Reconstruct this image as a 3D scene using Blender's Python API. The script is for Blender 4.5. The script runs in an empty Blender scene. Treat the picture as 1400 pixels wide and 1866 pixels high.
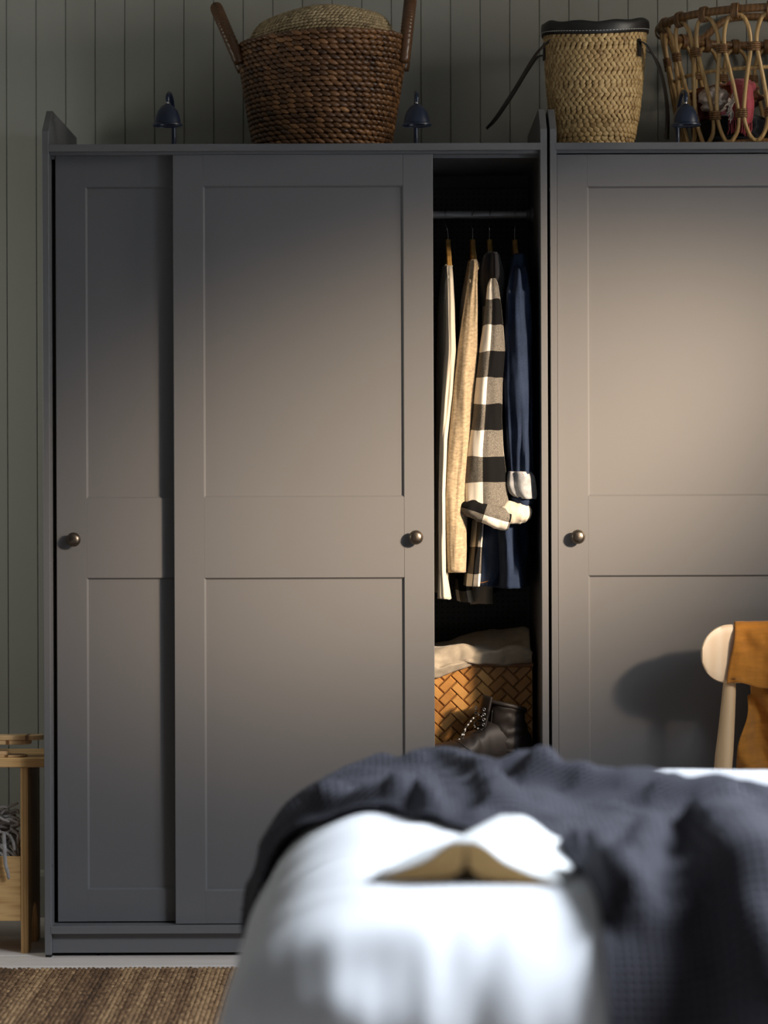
import bpy, math, random
from mathutils import Vector, Matrix, noise
random.seed(7)
PI = math.pi
C = bpy.context.scene.collection
SC = bpy.context.scene

# ------------------------------------------------------------------ camera, world, lights, exposure
CAMZ, DIST, FPX = 1.10, 6.0, 4680.0
ROLL = 0.0036
cam_d = bpy.data.cameras.new('camera'); cam = bpy.data.objects.new('camera', cam_d); C.objects.link(cam)
cam.matrix_world = Matrix.Translation((0, -DIST, CAMZ)) @ Matrix.Rotation(PI/2, 4, 'X') @ Matrix.Rotation(-ROLL, 4, 'Z')
cam_d.sensor_fit = 'HORIZONTAL'; cam_d.sensor_width = 24.0; cam_d.lens = 24.0*FPX/1400
cam_d.shift_x = -10/1400; cam_d.shift_y = -48/1400
cam_d.clip_start = 0.1; cam_d.clip_end = 60
cam_d.dof.use_dof = True; cam_d.dof.focus_distance = 6.03; cam_d.dof.aperture_fstop = 2.35
SC.camera = cam
SC.view_settings.view_transform = 'Standard'; SC.view_settings.look = 'None'
SC.view_settings.exposure = 0.0; SC.view_settings.gamma = 1.0
SC.view_settings.use_curve_mapping = False

w = bpy.data.worlds.new('world'); SC.world = w; w.use_nodes = True
bg = w.node_tree.nodes['Background']; bg.inputs[0].default_value = (0.68, 0.66, 0.61, 1); bg.inputs[1].default_value = 0.06

def lamp(name, kind, loc, aim, energy, color, **kw):
    d = bpy.data.lights.new(name, kind); o = bpy.data.objects.new(name, d); C.objects.link(o)
    o.location = loc; o.rotation_euler = (Vector(aim)-Vector(loc)).to_track_quat('-Z', 'Y').to_euler()
    d.energy = energy; d.color = color
    for k, v in kw.items(): setattr(d, k, v)
    return o
# warm low light thrown through the window on the right
WARM_AIM = Vector((0.24, 0.0, 1.29)); WARM_DIR = Vector((0.92, -1.0, 0.35))
lamp('warm_spot', 'SPOT', WARM_AIM+WARM_DIR*3.4, WARM_AIM, 3850, (1.0, 0.77, 0.54), spot_size=math.radians(19), spot_blend=1.0, shadow_soft_size=.24)
# sky seen through the same window
lamp('window_sky', 'AREA', (2.14, -1.98, 1.66), (1.14, -2.42, 1.12), 36, (0.84, 0.91, 1.0), shape='RECTANGLE', size=.95, size_y=.7)

# added area lamp above right of the bed brightens it; no roof window exists
lamp('bed_fill', 'AREA', (2.05, -2.75, 2.30), (0.42, -2.72, .6), 66, (0.84, 0.91, 1.0), shape='RECTANGLE', size=.8, size_y=.8, spread=math.radians(105))
# added lamp high by the right wall, lights the basket sides; no window there
lamp('basket_side_fill', 'AREA', (2.12, -.75, 2.25), (0.2, .2, 2.05), 3.6, (1.0, .92, .80), shape='RECTANGLE', size=.5, size_y=.35, spread=math.radians(90))
# added fill lamp at far left to brighten the back wall; no window built
lamp('left_wall_fill', 'AREA', (-2.25, -.12, 1.35), (-1.0, .25, 1.2), 8.5, (0.97, 1.0, 0.93), shape='RECTANGLE', size=.6, size_y=1.0)

# ------------------------------------------------------------------ helpers
def W(px, py, y):
    """photo point -> world point on the plane at depth y behind the wardrobe front"""
    x = px-ROLL*(py-933); z = py+ROLL*(px-700)
    k = (DIST+y)/FPX
    return Vector(((x-710)*k, y, CAMZ-(z-885)*k))
def WX(px, y, py=900): return W(px, py, y).x
def WZ(py, y, px=700): return W(px, py, y).z

class MB:
    def __init__(s): s.v = []; s.f = []; s.uv = []; s.c = []; s.hascol = False
    def add(s, vs, fs, uvs=None, col=None):
        o = len(s.v); s.v += [tuple(v) for v in vs]; s.f += [tuple(i+o for i in f) for f in fs]
        s.uv += uvs if uvs else [(0, 0)]*len(vs)
        if col is not None: s.hascol = True
        s.c += [col if col is not None else 0.5]*len(vs)
        return s
    def box(s, x0, x1, y0, y1, z0, z1, b=0.0):
        if b <= 0:
            vs = [(x, y, z) for x in (x0, x1) for y in (y0, y1) for z in (z0, z1)]
            return s.add(vs, [(0, 1, 3, 2), (4, 6, 7, 5), (0, 4, 5, 1), (2, 3, 7, 6), (0, 2, 6, 4), (1, 5, 7, 3)])
        return s.cbox(Vector((x0, y0, z0)), Vector((x1, y1, z1)), b)
    def cbox(s, a, c, b, M=None):
        lo, hi = a, c; vs = []; idx = {}
        for sx in (0, 1):
            for sy in (0, 1):
                for sz in (0, 1):
                    for ax in range(3):
                        p = []
                        for k, sg in enumerate((sx, sy, sz)):
                            e = hi[k] if sg else lo[k]
                            if k != ax: e += -b if sg else b
                            p.append(e)
                        idx[(sx, sy, sz, ax)] = len(vs); vs.append(M @ Vector(p) if M else Vector(p))
        fs = []
        for ax in range(3):
            o1, o2 = [k for k in range(3) if k != ax]
            for sg in (0, 1):
                q = []
                for u, v in ((0, 0), (1, 0), (1, 1), (0, 1)):
                    t = [0, 0, 0]; t[ax] = sg; t[o1] = u; t[o2] = v; q.append(idx[(*t, ax)])
                fs.append(tuple(q))
        for ax in range(3):
            o1, o2 = [k for k in range(3) if k != ax]
            for u in (0, 1):
                for v in (0, 1):
                    t0 = [0, 0, 0]; t0[o1] = u; t0[o2] = v; t1 = list(t0); t1[ax] = 1
                    fs.append((idx[(*t0, o1)], idx[(*t0, o2)], idx[(*t1, o2)], idx[(*t1, o1)]))
        for sx in (0, 1):
            for sy in (0, 1):
                for sz in (0, 1): fs.append(tuple(idx[(sx, sy, sz, a)] for a in range(3)))
        return s.add(vs, fs)
    def prism(s, poly, axis, a, b):
        """polygon (2D) extruded along axis from a to b"""
        n = len(poly); vs = []
        for t in (a, b):
            for p, q in poly:
                vs.append({'x': (t, p, q), 'y': (p, t, q), 'z': (p, q, t)}[axis])
        fs = [(i, (i+1) % n, n+(i+1) % n, n+i) for i in range(n)]+[tuple(range(n)), tuple(range(2*n-1, n-1, -1))]
        return s.add(vs, fs)
    def tube(s, path, r, n=10, closed=False, caps=True, col=None, flat=1.0, up=None):
        path = [Vector(p) for p in path]; m = len(path)
        rs = r if isinstance(r, (list, tuple)) else [r]*m
        nrm = None; vs = []; uvs = []; L = 0
        for i, p in enumerate(path):
            a = path[i-1] if (i > 0 or closed) else p
            b = path[(i+1) % m] if (i < m-1 or closed) else p
            t = (b-a).normalized()
            if nrm is None:
                up0 = Vector(up) if up else (Vector((0, 0, 1)) if abs(t.z) < .9 else Vector((0, 1, 0)))
                nrm = (up0-t*up0.dot(t)).normalized()
            else: nrm = (nrm-t*nrm.dot(t)).normalized()
            bi = t.cross(nrm)
            if i: L += (p-path[i-1]).length
            for k in range(n):
                an = 2*PI*k/n
                vs.append(p+nrm*(math.cos(an)*rs[i]*flat)+bi*(math.sin(an)*rs[i])); uvs.append((k/n, L))
        fs = []
        for i in range(m if closed else m-1):
            j = (i+1) % m
            for k in range(n): fs.append((i*n+k, i*n+(k+1) % n, j*n+(k+1) % n, j*n+k))
        if caps and not closed: fs += [tuple(range(n-1, -1, -1)), tuple((m-1)*n+k for k in range(n))]
        return s.add(vs, fs, uvs, col)
    def lathe(s, prof, n=32, M=None, cap=True):
        vs = []; m = len(prof)
        for r, z in prof:
            for k in range(n):
                a = 2*PI*k/n; p = Vector((r*math.cos(a), r*math.sin(a), z)); vs.append(M @ p if M else p)
        fs = [(i*n+k, i*n+(k+1) % n, (i+1)*n+(k+1) % n, (i+1)*n+k) for i in range(m-1) for k in range(n)]
        if cap: fs += [tuple(range(n-1, -1, -1)), tuple((m-1)*n+k for k in range(n))]
        return s.add(vs, fs)
    def grid(s, fn, nu, nv, uvfn=None, wrapu=False):
        vs = []; uvs = []
        for j in range(nv+1):
            for i in range(nu+(0 if wrapu else 1)):
                u, v = i/nu, j/nv; vs.append(fn(u, v)); uvs.append(uvfn(u, v) if uvfn else (u, v))
        W_ = nu+(0 if wrapu else 1)
        fs = [(j*W_+i, j*W_+(i+1) % W_, (j+1)*W_+(i+1) % W_, (j+1)*W_+i) for j in range(nv) for i in range(nu)]
        return s.add(vs, fs, uvs)
    def oval(s, c, d, nr, L, Wd, T, nl=6, nc=8, col=None, sharp=0.8):
        """leaf-shaped strand: long axis d, normal nr"""
        d = d.normalized(); nr = (nr-d*nr.dot(d)).normalized(); b = d.cross(nr); vs = [c-d*(L/2)]
        for i in range(1, nl):
            t = i/nl; q = math.sin(PI*t)**sharp; p = c+d*((t-.5)*L)
            for k in range(nc):
                a = 2*PI*k/nc; vs.append(p+b*(math.cos(a)*Wd/2*q)+nr*(math.sin(a)*T/2*q))
        vs.append(c+d*(L/2)); fs = []
        for k in range(nc): fs.append((0, 1+(k+1) % nc, 1+k))
        for i in range(nl-2):
            for k in range(nc):
                fs.append((1+i*nc+k, 1+i*nc+(k+1) % nc, 1+(i+1)*nc+(k+1) % nc, 1+(i+1)*nc+k))
        e = len(vs)-1; o = 1+(nl-2)*nc
        for k in range(nc): fs.append((o+k, o+(k+1) % nc, e))
        return s.add(vs, fs, None, col)
    def build(s, name, m, parent=None, smooth=False, loc=None, angle=None):
        me = bpy.data.meshes.new(name); base = Vector(loc) if loc is not None else None
        vs = [(v[0]-base.x, v[1]-base.y, v[2]-base.z) for v in s.v] if base is not None else s.v
        me.from_pydata(vs, [], s.f); me.materials.append(m)
        lv = [0]*len(me.loops); me.loops.foreach_get('vertex_index', lv)
        uvl = me.uv_layers.new(name='UVMap'); flat = []
        for i in lv: flat += s.uv[i]
        uvl.data.foreach_set('uv', flat)
        if s.hascol:
            at = me.attributes.new('tone', 'FLOAT', 'POINT'); at.data.foreach_set('value', s.c)
        import bmesh
        bm = bmesh.new(); bm.from_mesh(me); bmesh.ops.recalc_face_normals(bm, faces=bm.faces); bm.to_mesh(me); bm.free()
        if smooth: me.polygons.foreach_set('use_smooth', [True]*len(me.polygons))
        if smooth and angle: me.set_sharp_from_angle(angle=math.radians(angle))
        o = bpy.data.objects.new(name, me); C.objects.link(o)
        if base is not None: o.location = base
        if parent is not None: attach(o, parent)
        me.update(); return o

def world_of(o):
    m = Matrix.Translation(o.location) @ o.rotation_euler.to_matrix().to_4x4()
    return world_of(o.parent) @ o.matrix_parent_inverse @ m if o.parent else m
def attach(o, p):
    o.parent = p; o.matrix_parent_inverse = world_of(p).inverted()
def tag(o, label=None, cat=None, group=None, kind=None):
    if label: o['label'] = label
    if cat: o['category'] = cat
    if group: o['group'] = group
    if kind: o['kind'] = kind
    return o
def empty(name, loc, label=None, cat=None, group=None):
    o = bpy.data.objects.new(name, None); C.objects.link(o); o.location = loc; o.empty_display_size = .05
    return tag(o, label, cat, group)
def smooth_path(pts, n=8, closed=False):
    P = [Vector(p) for p in pts]; m = len(P); out = []
    rng = range(m) if closed else range(m-1)
    for i in rng:
        p1, p2 = P[i], P[(i+1) % m]
        p0 = P[i-1] if (i > 0 or closed) else p1*2-p2
        p3 = P[(i+2) % m] if (i < m-2 or closed) else p2*2-p1
        for k in range(n):
            t = k/n
            out.append(.5*((2*p1)+(p2-p0)*t+(2*p0-5*p1+4*p2-p3)*t*t+(3*p1-p0-3*p2+p3)*t**3))
    if not closed: out.append(P[-1])
    return out
def lerp(a, b, t): return a+(b-a)*t
def interp(tab, x):
    """piecewise linear table [(x, a, b, ..)]"""
    if x <= tab[0][0]: return tab[0][1:]
    for p, q in zip(tab, tab[1:]):
        if x <= q[0]:
            t = (x-p[0])/(q[0]-p[0]); return tuple(lerp(a, b, t) for a, b in zip(p[1:], q[1:]))
    return tab[-1][1:]
def sm(t): t = max(0, min(1, t)); return t*t*(3-2*t)
def N(x, y=0, z=0): return noise.noise(Vector((x, y, z)))

# ------------------------------------------------------------------ materials
class NT:
    def __init__(s, name):
        s.m = bpy.data.materials.new(name); s.m.use_nodes = True; s.t = s.m.node_tree; s.n = s.t.nodes; s.l = s.t.links
        s.b = s.n['Principled BSDF']
    def node(s, kind, **kw):
        nd = s.n.new(kind)
        for k, v in kw.items():
            if k in nd.inputs.keys(): nd.inputs[k].default_value = v
            else: setattr(nd, k, v)
        return nd
    def link(s, a, b): s.l.new(a, b)
    def ramp(s, fac, stops, interp='LINEAR'):
        r = s.n.new('ShaderNodeValToRGB'); r.color_ramp.interpolation = interp; e = r.color_ramp.elements
        while len(e) < len(stops): e.new(.5)
        for q, (p, c) in zip(e, stops): q.position = p; q.color = (*c, 1)
        s.link(fac, r.inputs[0]); return r.outputs[0]
    def coord(s, kind='Object', scale=(1, 1, 1), rot=(0, 0, 0)):
        tc = s.n.new('ShaderNodeTexCoord'); mp = s.n.new('ShaderNodeMapping')
        mp.inputs['Scale'].default_value = scale; mp.inputs['Rotation'].default_value = rot
        s.link(tc.outputs[kind], mp.inputs[0]); return mp.outputs[0]
    def noise(s, vec, scale, detail=4, rough=.55):
        q = s.n.new('ShaderNodeTexNoise'); q.inputs['Scale'].default_value = scale
        q.inputs['Detail'].default_value = detail; q.inputs['Roughness'].default_value = rough
        s.link(vec, q.inputs['Vector']); return q.outputs[0]
    def bump(s, h, strength=.2, dist=.001):
        q = s.n.new('ShaderNodeBump'); q.inputs['Strength'].default_value = strength; q.inputs['Distance'].default_value = dist
        s.link(h, q.inputs['Height']); s.link(q.outputs[0], s.b.inputs['Normal']); return q
    def math(s, op, a, b=None, clamp=False):
        q = s.n.new('ShaderNodeMath'); q.operation = op; q.use_clamp = clamp
        for i, v in enumerate((a, b)):
            if v is None: continue
            if isinstance(v, (int, float)): q.inputs[i].default_value = v
            else: s.link(v, q.inputs[i])
        return q.outputs[0]
    def mix(s, fac, a, b, blend='MIX'):
        q = s.n.new('ShaderNodeMix'); q.data_type = 'RGBA'; q.blend_type = blend
        for i, v in ((0, fac), (6, a), (7, b)):
            if isinstance(v, (int, float)): q.inputs[i].default_value = v
            elif isinstance(v, tuple): q.inputs[i].default_value = (*v, 1)
            else: s.link(v, q.inputs[i])
        return q.outputs[2]
    def set(s, col=None, rough=.6, metal=0, spec=.5, sheen=0):
        if col is not None:
            if isinstance(col, tuple): s.b.inputs['Base Color'].default_value = (*col, 1)
            else: s.link(col, s.b.inputs['Base Color'])
        s.b.inputs['Roughness'].default_value = rough; s.b.inputs['Metallic'].default_value = metal
        s.b.inputs['Specular IOR Level'].default_value = spec; s.b.inputs['Sheen Weight'].default_value = sheen
        return s
def plain(name, col, rough=.6, metal=0, var=.06, scale=30, bump=.05, spec=.5):
    t = NT(name); v = t.coord(); n = t.noise(v, scale)
    t.set(t.ramp(n, [(.3, tuple(c*(1-var) for c in col)), (.7, tuple(min(1, c*(1+var)) for c in col))]), rough, metal, spec)
    if bump: t.bump(t.noise(v, scale*12, 3), bump, .0006)
    return t.m
def wood(name, dark, light, scale=(60, 60, 4), rough=.5, rings=6):
    t = NT(name); v = t.coord('Object', scale); n1 = t.noise(v, 1.0, 6, .6)
    wv = t.node('ShaderNodeTexWave', Scale=rings*.12, Distortion=5.0, Detail=3.0); t.link(v, wv.inputs['Vector'])
    f = t.math('ADD', t.math('MULTIPLY', n1, .6), t.math('MULTIPLY', wv.outputs['Fac'], .4))
    t.set(t.ramp(f, [(.25, dark), (.75, light)]), rough); t.bump(n1, .12, .0006); return t.m
def fabric(name, col, var=.15, weave=900, bump=.35, rough=.9, sheen=.2, streak=None):
    t = NT(name); v = t.coord('UV'); vo = t.coord('Object')
    n = t.noise(vo, 60, 5); f = n
    if streak:
        vs = t.coord('UV', streak); f = t.math('ADD', t.math('MULTIPLY', t.noise(vs, 1, 4, .7), .75), t.math('MULTIPLY', n, .25))
    t.set(t.ramp(f, [(.32, tuple(c*(1-var) for c in col)), (.68, tuple(min(1, c*(1+var)) for c in col))]), rough, 0, .2, sheen)
    t.bump(t.noise(vo, weave, 3), bump, .001); return t.m
def tone_mat(name, stops, rough=.5, grain=(1, 1, 1), gscale=150, bump=.3):
    """colour ramp driven by each strand's own tone plus grain"""
    t = NT(name); a = t.node('ShaderNodeAttribute', attribute_name='tone'); v = t.coord('Object', grain)
    n = t.noise(v, gscale, 4)
    f = t.math('ADD', a.outputs['Fac'], t.math('MULTIPLY', t.math('SUBTRACT', n, .5), .55))
    t.set(t.ramp(f, stops), rough); t.bump(n, bump, .001); return t.m

M = {}
M['grey'] = plain('grey_lacquer', (.140, .139, .143), .42, var=.012, scale=3, bump=.03, spec=.35)
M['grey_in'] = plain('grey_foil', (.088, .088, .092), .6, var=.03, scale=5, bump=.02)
M['wall'] = plain('sage_grey_paint', (.32, .315, .275), .7, var=.03, scale=2, bump=.05)
M['plaster'] = plain('warm_white_plaster', (.55, .55, .52), .9, var=.03)
M['bronze'] = plain('dark_bronze', (.16, .135, .11), .36, 1, var=.06, bump=.02)
M['steel'] = plain('brushed_steel', (.55, .55, .56), .25, 1, var=.04, bump=0)
M['rail'] = plain('rail_lacquer', (.26, .26, .27), .4, .3, var=.03, bump=0)
M['black'] = plain('black_plastic', (.012, .012, .013), .6)
M['navy'] = plain('navy_enamel', (.006, .012, .030), .35, var=.08, bump=.0)
M['leather'] = plain('black_leather', (.014, .012, .011), .42, var=.2, scale=60, bump=.3)
M['boot'] = plain('boot_leather', (.022, .017, .015), .5, var=.25, scale=40, bump=.5, spec=.35)
M['sole'] = plain('cream_crepe_sole', (.62, .56, .44), .8, var=.05)
M['thread'] = plain('white_thread', (.75, .73, .68), .8)
M['pine'] = wood('pine', (.44, .24, .085), (.64, .40, .17), (2, 55, 95), .5, 8)
M['pine_v'] = wood('pine_upright', (.44, .24, .085), (.62, .38, .16), (40, 40, 3), .5, 8)
M['disc'] = wood('pale_bamboo', (.42, .24, .10), (.62, .42, .22), (5, 40, 40), .5)
M['birch'] = wood('birch', (.80, .60, .40), (.86, .69, .50), (30, 30, 5), .45, 3)
M['birch_leg'] = wood('birch_shaded', (.62, .42, .23), (.72, .51, .30), (30, 30, 5), .45, 3)  # same birch as the backrest; the legs' weaker light is mixed into the colour
M['hangerwood'] = wood('hanger_wood', (.50, .27, .07), (.66, .40, .13), (80, 80, 8), .4)
M['white_duvet'] = fabric('white_cotton', (.80, .82, .86), .02, 1500, .12, .9, .1)
M['cream'] = fabric('cream_cotton', (.56, .505, .41), .05, 700, .25, streak=(20, 60, 1))
M['beige'] = fabric('beige_melange_knit', (.34, .265, .17), .42, 500, .4, streak=(14, 190, 1))
M['ochre'] = fabric('ochre_linen', (.42, .17, .025), .22, 800, .4, streak=(9, 60, 1))
M['grey_wool'] = fabric('grey_wool', (.42, .36, .28), .12, 500, .5)
M['throw'] = fabric('grey_brown_wool', (.30, .28, .27), .2, 700, .6)
M['pink'] = fabric('pink_wool', (.55, .10, .12), .15, 600, .5, streak=(30, 200, 1))
M['fringe'] = fabric('pale_fringe', (.66, .56, .48), .12, 600, .5)
M['black_wool'] = fabric('black_wool', (.012, .012, .016), .2, 500, .6)
M['rust'] = fabric('rust_cloth', (.25, .07, .02), .15, 500, .4)
M['maroon'] = fabric('maroon_cloth', (.12, .025, .035), .15, 500, .4)
M['denim_pale'] = fabric('denim_reverse', (.30, .31, .33), .25, 500, .5)
M['page'] = fabric('kraft_page_edges', (.50, .31, .12), .1, 300, .3, streak=(1, 300, 1))
M['cover'] = plain('white_book_cover', (.86, .89, .90), .4, var=.01, bump=0)
M['mattress'] = plain('mattress_ticking', (.62, .61, .58), .9)
def denim():
    t = NT('indigo_denim'); v = t.coord('UV', (500, 500, 1)); vo = t.coord()
    n = t.noise(vo, 900, 3); big = t.noise(vo, 14, 4)
    f = t.math('ADD', t.math('MULTIPLY', n, .7), t.math('MULTIPLY', big, .3))
    t.set(t.ramp(f, [(.34, (.005, .009, .024)), (.66, (.030, .047, .092))]), .9, 0, .15, 0); t.bump(n, .3, .001); return t.m
M['denim'] = denim()
def plaid():
    t = NT('black_and_white_buffalo_check'); v = t.coord('UV', (1, 1, 1))
    sp = t.node('ShaderNodeSeparateXYZ'); t.link(v, sp.inputs[0])
    A = t.math('GREATER_THAN', t.math('FRACT', t.math('DIVIDE', sp.outputs[0], .094)), .5)
    B = t.math('GREATER_THAN', t.math('FRACT', t.math('DIVIDE', sp.outputs[1], .122)), .5)
    fl = t.noise(t.coord('Object', (1, 1, 1)), 1500, 2)
    grey = t.ramp(fl, [(.42, (.012, .012, .013)), (.60, (.27, .245, .21))])
    s_ = t.math('MULTIPLY', t.math('ADD', A, B), .5)
    c0 = t.mix(t.math('GREATER_THAN', s_, .25), (.006, .006, .0065), grey)
    c1 = t.mix(t.math('GREATER_THAN', s_, .75), c0, (.80, .75, .66))
    t.set(c1, .95, 0, .1, 0); t.bump(t.noise(t.coord(), 800, 2), .4, .001); return t.m
M['plaid'] = plaid()
def waffle():
    t = NT('charcoal_waffle_cotton'); v = t.coord('UV', (1, 1, 1)); sp = t.node('ShaderNodeSeparateXYZ'); t.link(v, sp.inputs[0])
    def ridge(o): return t.math('ABSOLUTE', t.math('SINE', t.math('MULTIPLY', o, PI/.0095)))
    h = t.math('MINIMUM', ridge(sp.outputs[0]), ridge(sp.outputs[1]))
    t.set(t.ramp(h, [(.0, (.078, .076, .092)), (.8, (.024, .024, .031))]), .95, 0, .15, .1)
    t.b.inputs['Sheen Tint'].default_value = (.62, .64, .78, 1); t.b.inputs['Sheen Roughness'].default_value = .4
    q = t.bump(h, .9, .0025); q.invert = True; return t.m
M['waffle'] = waffle()
M['hyacinth'] = tone_mat('brown_water_hyacinth', [(0, (.040, .018, .008)), (.45, (.130, .058, .021)), (.75, (.25, .115, .042)), (1, (.46, .23, .085))], .33, (1, 1, 6), 90, .12)
M['straw'] = tone_mat('palm_straw', [(0, (.24, .135, .048)), (.5, (.48, .31, .125)), (1, (.68, .48, .22))], .5, (1, 1, 1), 200)
M['seagrass'] = tone_mat('pale_seagrass', [(0, (.18, .125, .06)), (.5, (.38, .28, .145)), (1, (.60, .46, .27))], .6)
M['jute'] = tone_mat('jute', [(0, (.055, .027, .012)), (.35, (.135, .068, .029)), (.65, (.22, .125, .060)), (1, (.40, .25, .125))], .7, (1, 1, 1), 300)
M['bamboo'] = tone_mat('golden_bamboo_strip', [(0, (.28, .115, .025)), (.5, (.46, .215, .055)), (1, (.62, .33, .10))], .4, (1, 1, 1), 100)
M['rattan'] = wood('pale_rattan', (.38, .22, .075), (.56, .36, .15), (40, 40, 8), .4)
M['rattan_dark'] = wood('dark_rattan', (.13, .060, .020), (.24, .12, .042), (40, 40, 40), .4)
def floor_mat():
    t = NT('whitewashed_pine'); v = t.coord('Object', (2, 40, 40)); n = t.noise(v, 1, 6, .6)
    inf = t.node('ShaderNodeObjectInfo'); k = t.noise(t.coord('Object', (6, 20, 1)), 1, 2)
    c = t.ramp(n, [(.3, (.60, .53, .49)), (.7, (.74, .68, .64))])
    c2 = t.mix(t.ramp(k, [(.72, (0, 0, 0)), (.8, (1, 1, 1))]), c, (.33, .24, .18))
    c3 = t.mix(t.math('MULTIPLY', inf.outputs['Random'], .25), c2, (.62, .55, .52))
    t.set(c3, .55); t.bump(n, .1, .0006); return t.m
M['floor'] = floor_mat()

# ------------------------------------------------------------------ room
Y_WALL = 0.575
def structure(o, name=None):
    o['kind'] = 'structure'; return o
floor = structure(MB().box(-2.3, 2.5, -4.6, .62, -.06, -.018).build('floor', M['floor']))
pm = None
yy = Y_WALL
for k in range(34):
    wd = .137; y1 = yy; y0 = yy-wd+.0025
    off = (k*0.77) % 1.7
    for (xa, xb) in ((-2.3, -2.3+1.0+off), (-2.3+1.003+off, 2.2)):
        b = MB(); b.cbox(Vector((xa, y0, -.018)), Vector((xb, y1, 0)), .0015)
        b.build('plank', M['floor'], floor, loc=((xa+xb)/2, (y0+y1)/2, 0))
    yy -= wd
wall = structure(MB().box(-2.3, 2.3, Y_WALL+.012, Y_WALL+.10, 0, 2.75).build('wall_back', M['wall']))
PITCH = .0758; xg = WX(66, Y_WALL, 210)
i0 = int((-2.2-xg)/PITCH)
bm_ = None
for k in range(i0, i0+int(4.4/PITCH)):
    x0 = xg+k*PITCH
    if bm_ is None:
        g = .0020; q = MB()
        q.prism([(0.0006, Y_WALL+.012), (.0006, Y_WALL+g), (g, Y_WALL), (PITCH-g, Y_WALL), (PITCH-.0006, Y_WALL+g), (PITCH-.0006, Y_WALL+.012)], 'z', 0.0, 2.7)
        o = q.build('wall_board', M['wall']); o.location.x = x0; attach(o, wall); bm_ = o
    else:
        o = bm_.copy(); C.objects.link(o); o.location.x = x0
q = MB(); q.prism([(Y_WALL-.016, 0), (Y_WALL-.016, .105), (Y_WALL-.012, .115), (Y_WALL-.0005, .120), (Y_WALL-.0005, 0)], 'x', -2.2, -.816)
structure(q.build('baseboard_back', M['wall']))
# right wall with the window that lets the sun in
XW = 2.2; WY0, WY1, WZ0, WZ1 = -2.95, -1.35, 1.30, 2.185
q = MB()
q.box(XW, XW+.2, -4.6, WY0, 0, 2.75); q.box(XW, XW+.2, WY1, .575, 0, 2.75)
q.box(XW, XW+.2, WY0, WY1, 0, WZ0); q.box(XW, XW+.2, WY0, WY1, WZ1, 2.75)
structure(q.build('wall_right', M['plaster']))
structure(MB().box(-2.3, XW, -4.6, .575, 2.75, 2.85).build('ceiling', M['plaster']))
q = MB()
for a, b_, c_, d_ in ((WY0-.06, WY1+.06, WZ1, WZ1+.07), (WY0-.06, WY1+.06, WZ0-.07, WZ0), (WY0-.07, WY0, WZ0-.07, WZ1+.07), (WY1, WY1+.07, WZ0-.07, WZ1+.07)):
    q.box(XW-.02, XW, a, b_, c_, d_)
structure(q.build('window_1', M['plaster']))

# ------------------------------------------------------------------ wardrobes
S0 = FPX/DIST
T = .0157                                    # board thickness
def door(name, x0, x1, z0, z1, yf, stile_l, stile_r, zr, knob, parent):
    """sliding door: recessed field + stiles and rails standing proud; zr = rail z ranges"""
    d = MB().box(x0+.004, x1-.004, yf+.0065, yf+.016, z0+.004, z1-.004).build(name, M['grey'], parent)
    ch = .0042; dp = .0062; th = .018
    def stile(xa, xb, inner_right):
        if inner_right: poly = [(xa, yf+.0012), (xa+.0012, yf), (xb-ch, yf), (xb, yf+dp), (xb, yf+th), (xa, yf+th)]
        else: poly = [(xa, yf+dp), (xa+ch, yf), (xb-.0012, yf), (xb, yf+.0012), (xb, yf+th), (xa, yf+th)]
        MB().prism(poly, 'z', z0, z1).build('stile', M['grey'], d)
    stile(x0, x0+stile_l, True); stile(x1-stile_r, x1, False)
    xa, xb = x0+stile_l-ch+.0007, x1-stile_r+ch-.0007
    for i, (ra, rb) in enumerate(zr):
        top = (i == 0); bot = (i == len(zr)-1)
        poly = [(yf+th, ra), (yf+(.0 if bot else dp), ra), (yf+.0003, ra+(0 if bot else ch)), (yf+.0003, rb-(0 if top else ch)), (yf+(.0003 if top else dp), rb), (yf+th, rb)]
        MB().prism(poly, 'x', xa, xb).build('rail', M['grey'], d)
    kx, kz = knob
    Mk = Matrix.Translation((kx, yf, kz)) @ Matrix.Rotation(PI/2, 4, 'X')
    kb = MB().lathe([(.0, -.001), (.0095, -.001), (.0095, .002), (.0065, .0045), (.0062, .011), (.0085, .0135), (.0150, .0150), (.0168, .0172), (.0168, .0190), (.0158, .0204), (.0150, .0205), (.0142, .0226), (.0110, .0250), (.0060, .0265), (.0, .027)], 36, Mk)
    kb.build('knob', M['bronze'], d, smooth=True, angle=40)
    return d
def side_panel(x0, x1, parent):
    poly = [(0, .006), (0, WZ(236, 0)), (.002, WZ(234.5, 0)), (.080, 1.990), (.545, 1.990), (.545, .006)]
    o = MB().prism(poly, 'x', x0, x1).build('side_panel', M['grey'], parent)
    md = o.modifiers.new('edge', 'BEVEL'); md.width = .001; md.segments = 1
    MB().box(x0+.001, x1-.001, .006, .03, 0, .007).build('foot', M['black'], o); MB().box(x0+.001, x1-.001, .5, .53, 0, .007).build('foot', M['black'], o)
    for zz in (WZ(345, 0), WZ(1576, 0)):
        for s_ in ((x1, 1), (x0, -1)):
            Mk = Matrix.Translation((s_[0]-s_[1]*.0005, .012, zz)) @ Matrix.Rotation(s_[1]*PI/2, 4, 'Y')
            MB().lathe([(0, 0), (.0032, 0), (.0032, .0012), (.002, .0018), (0, .0018)], 12, Mk).build('screw_cap', M['steel'], o)
    return o
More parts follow.
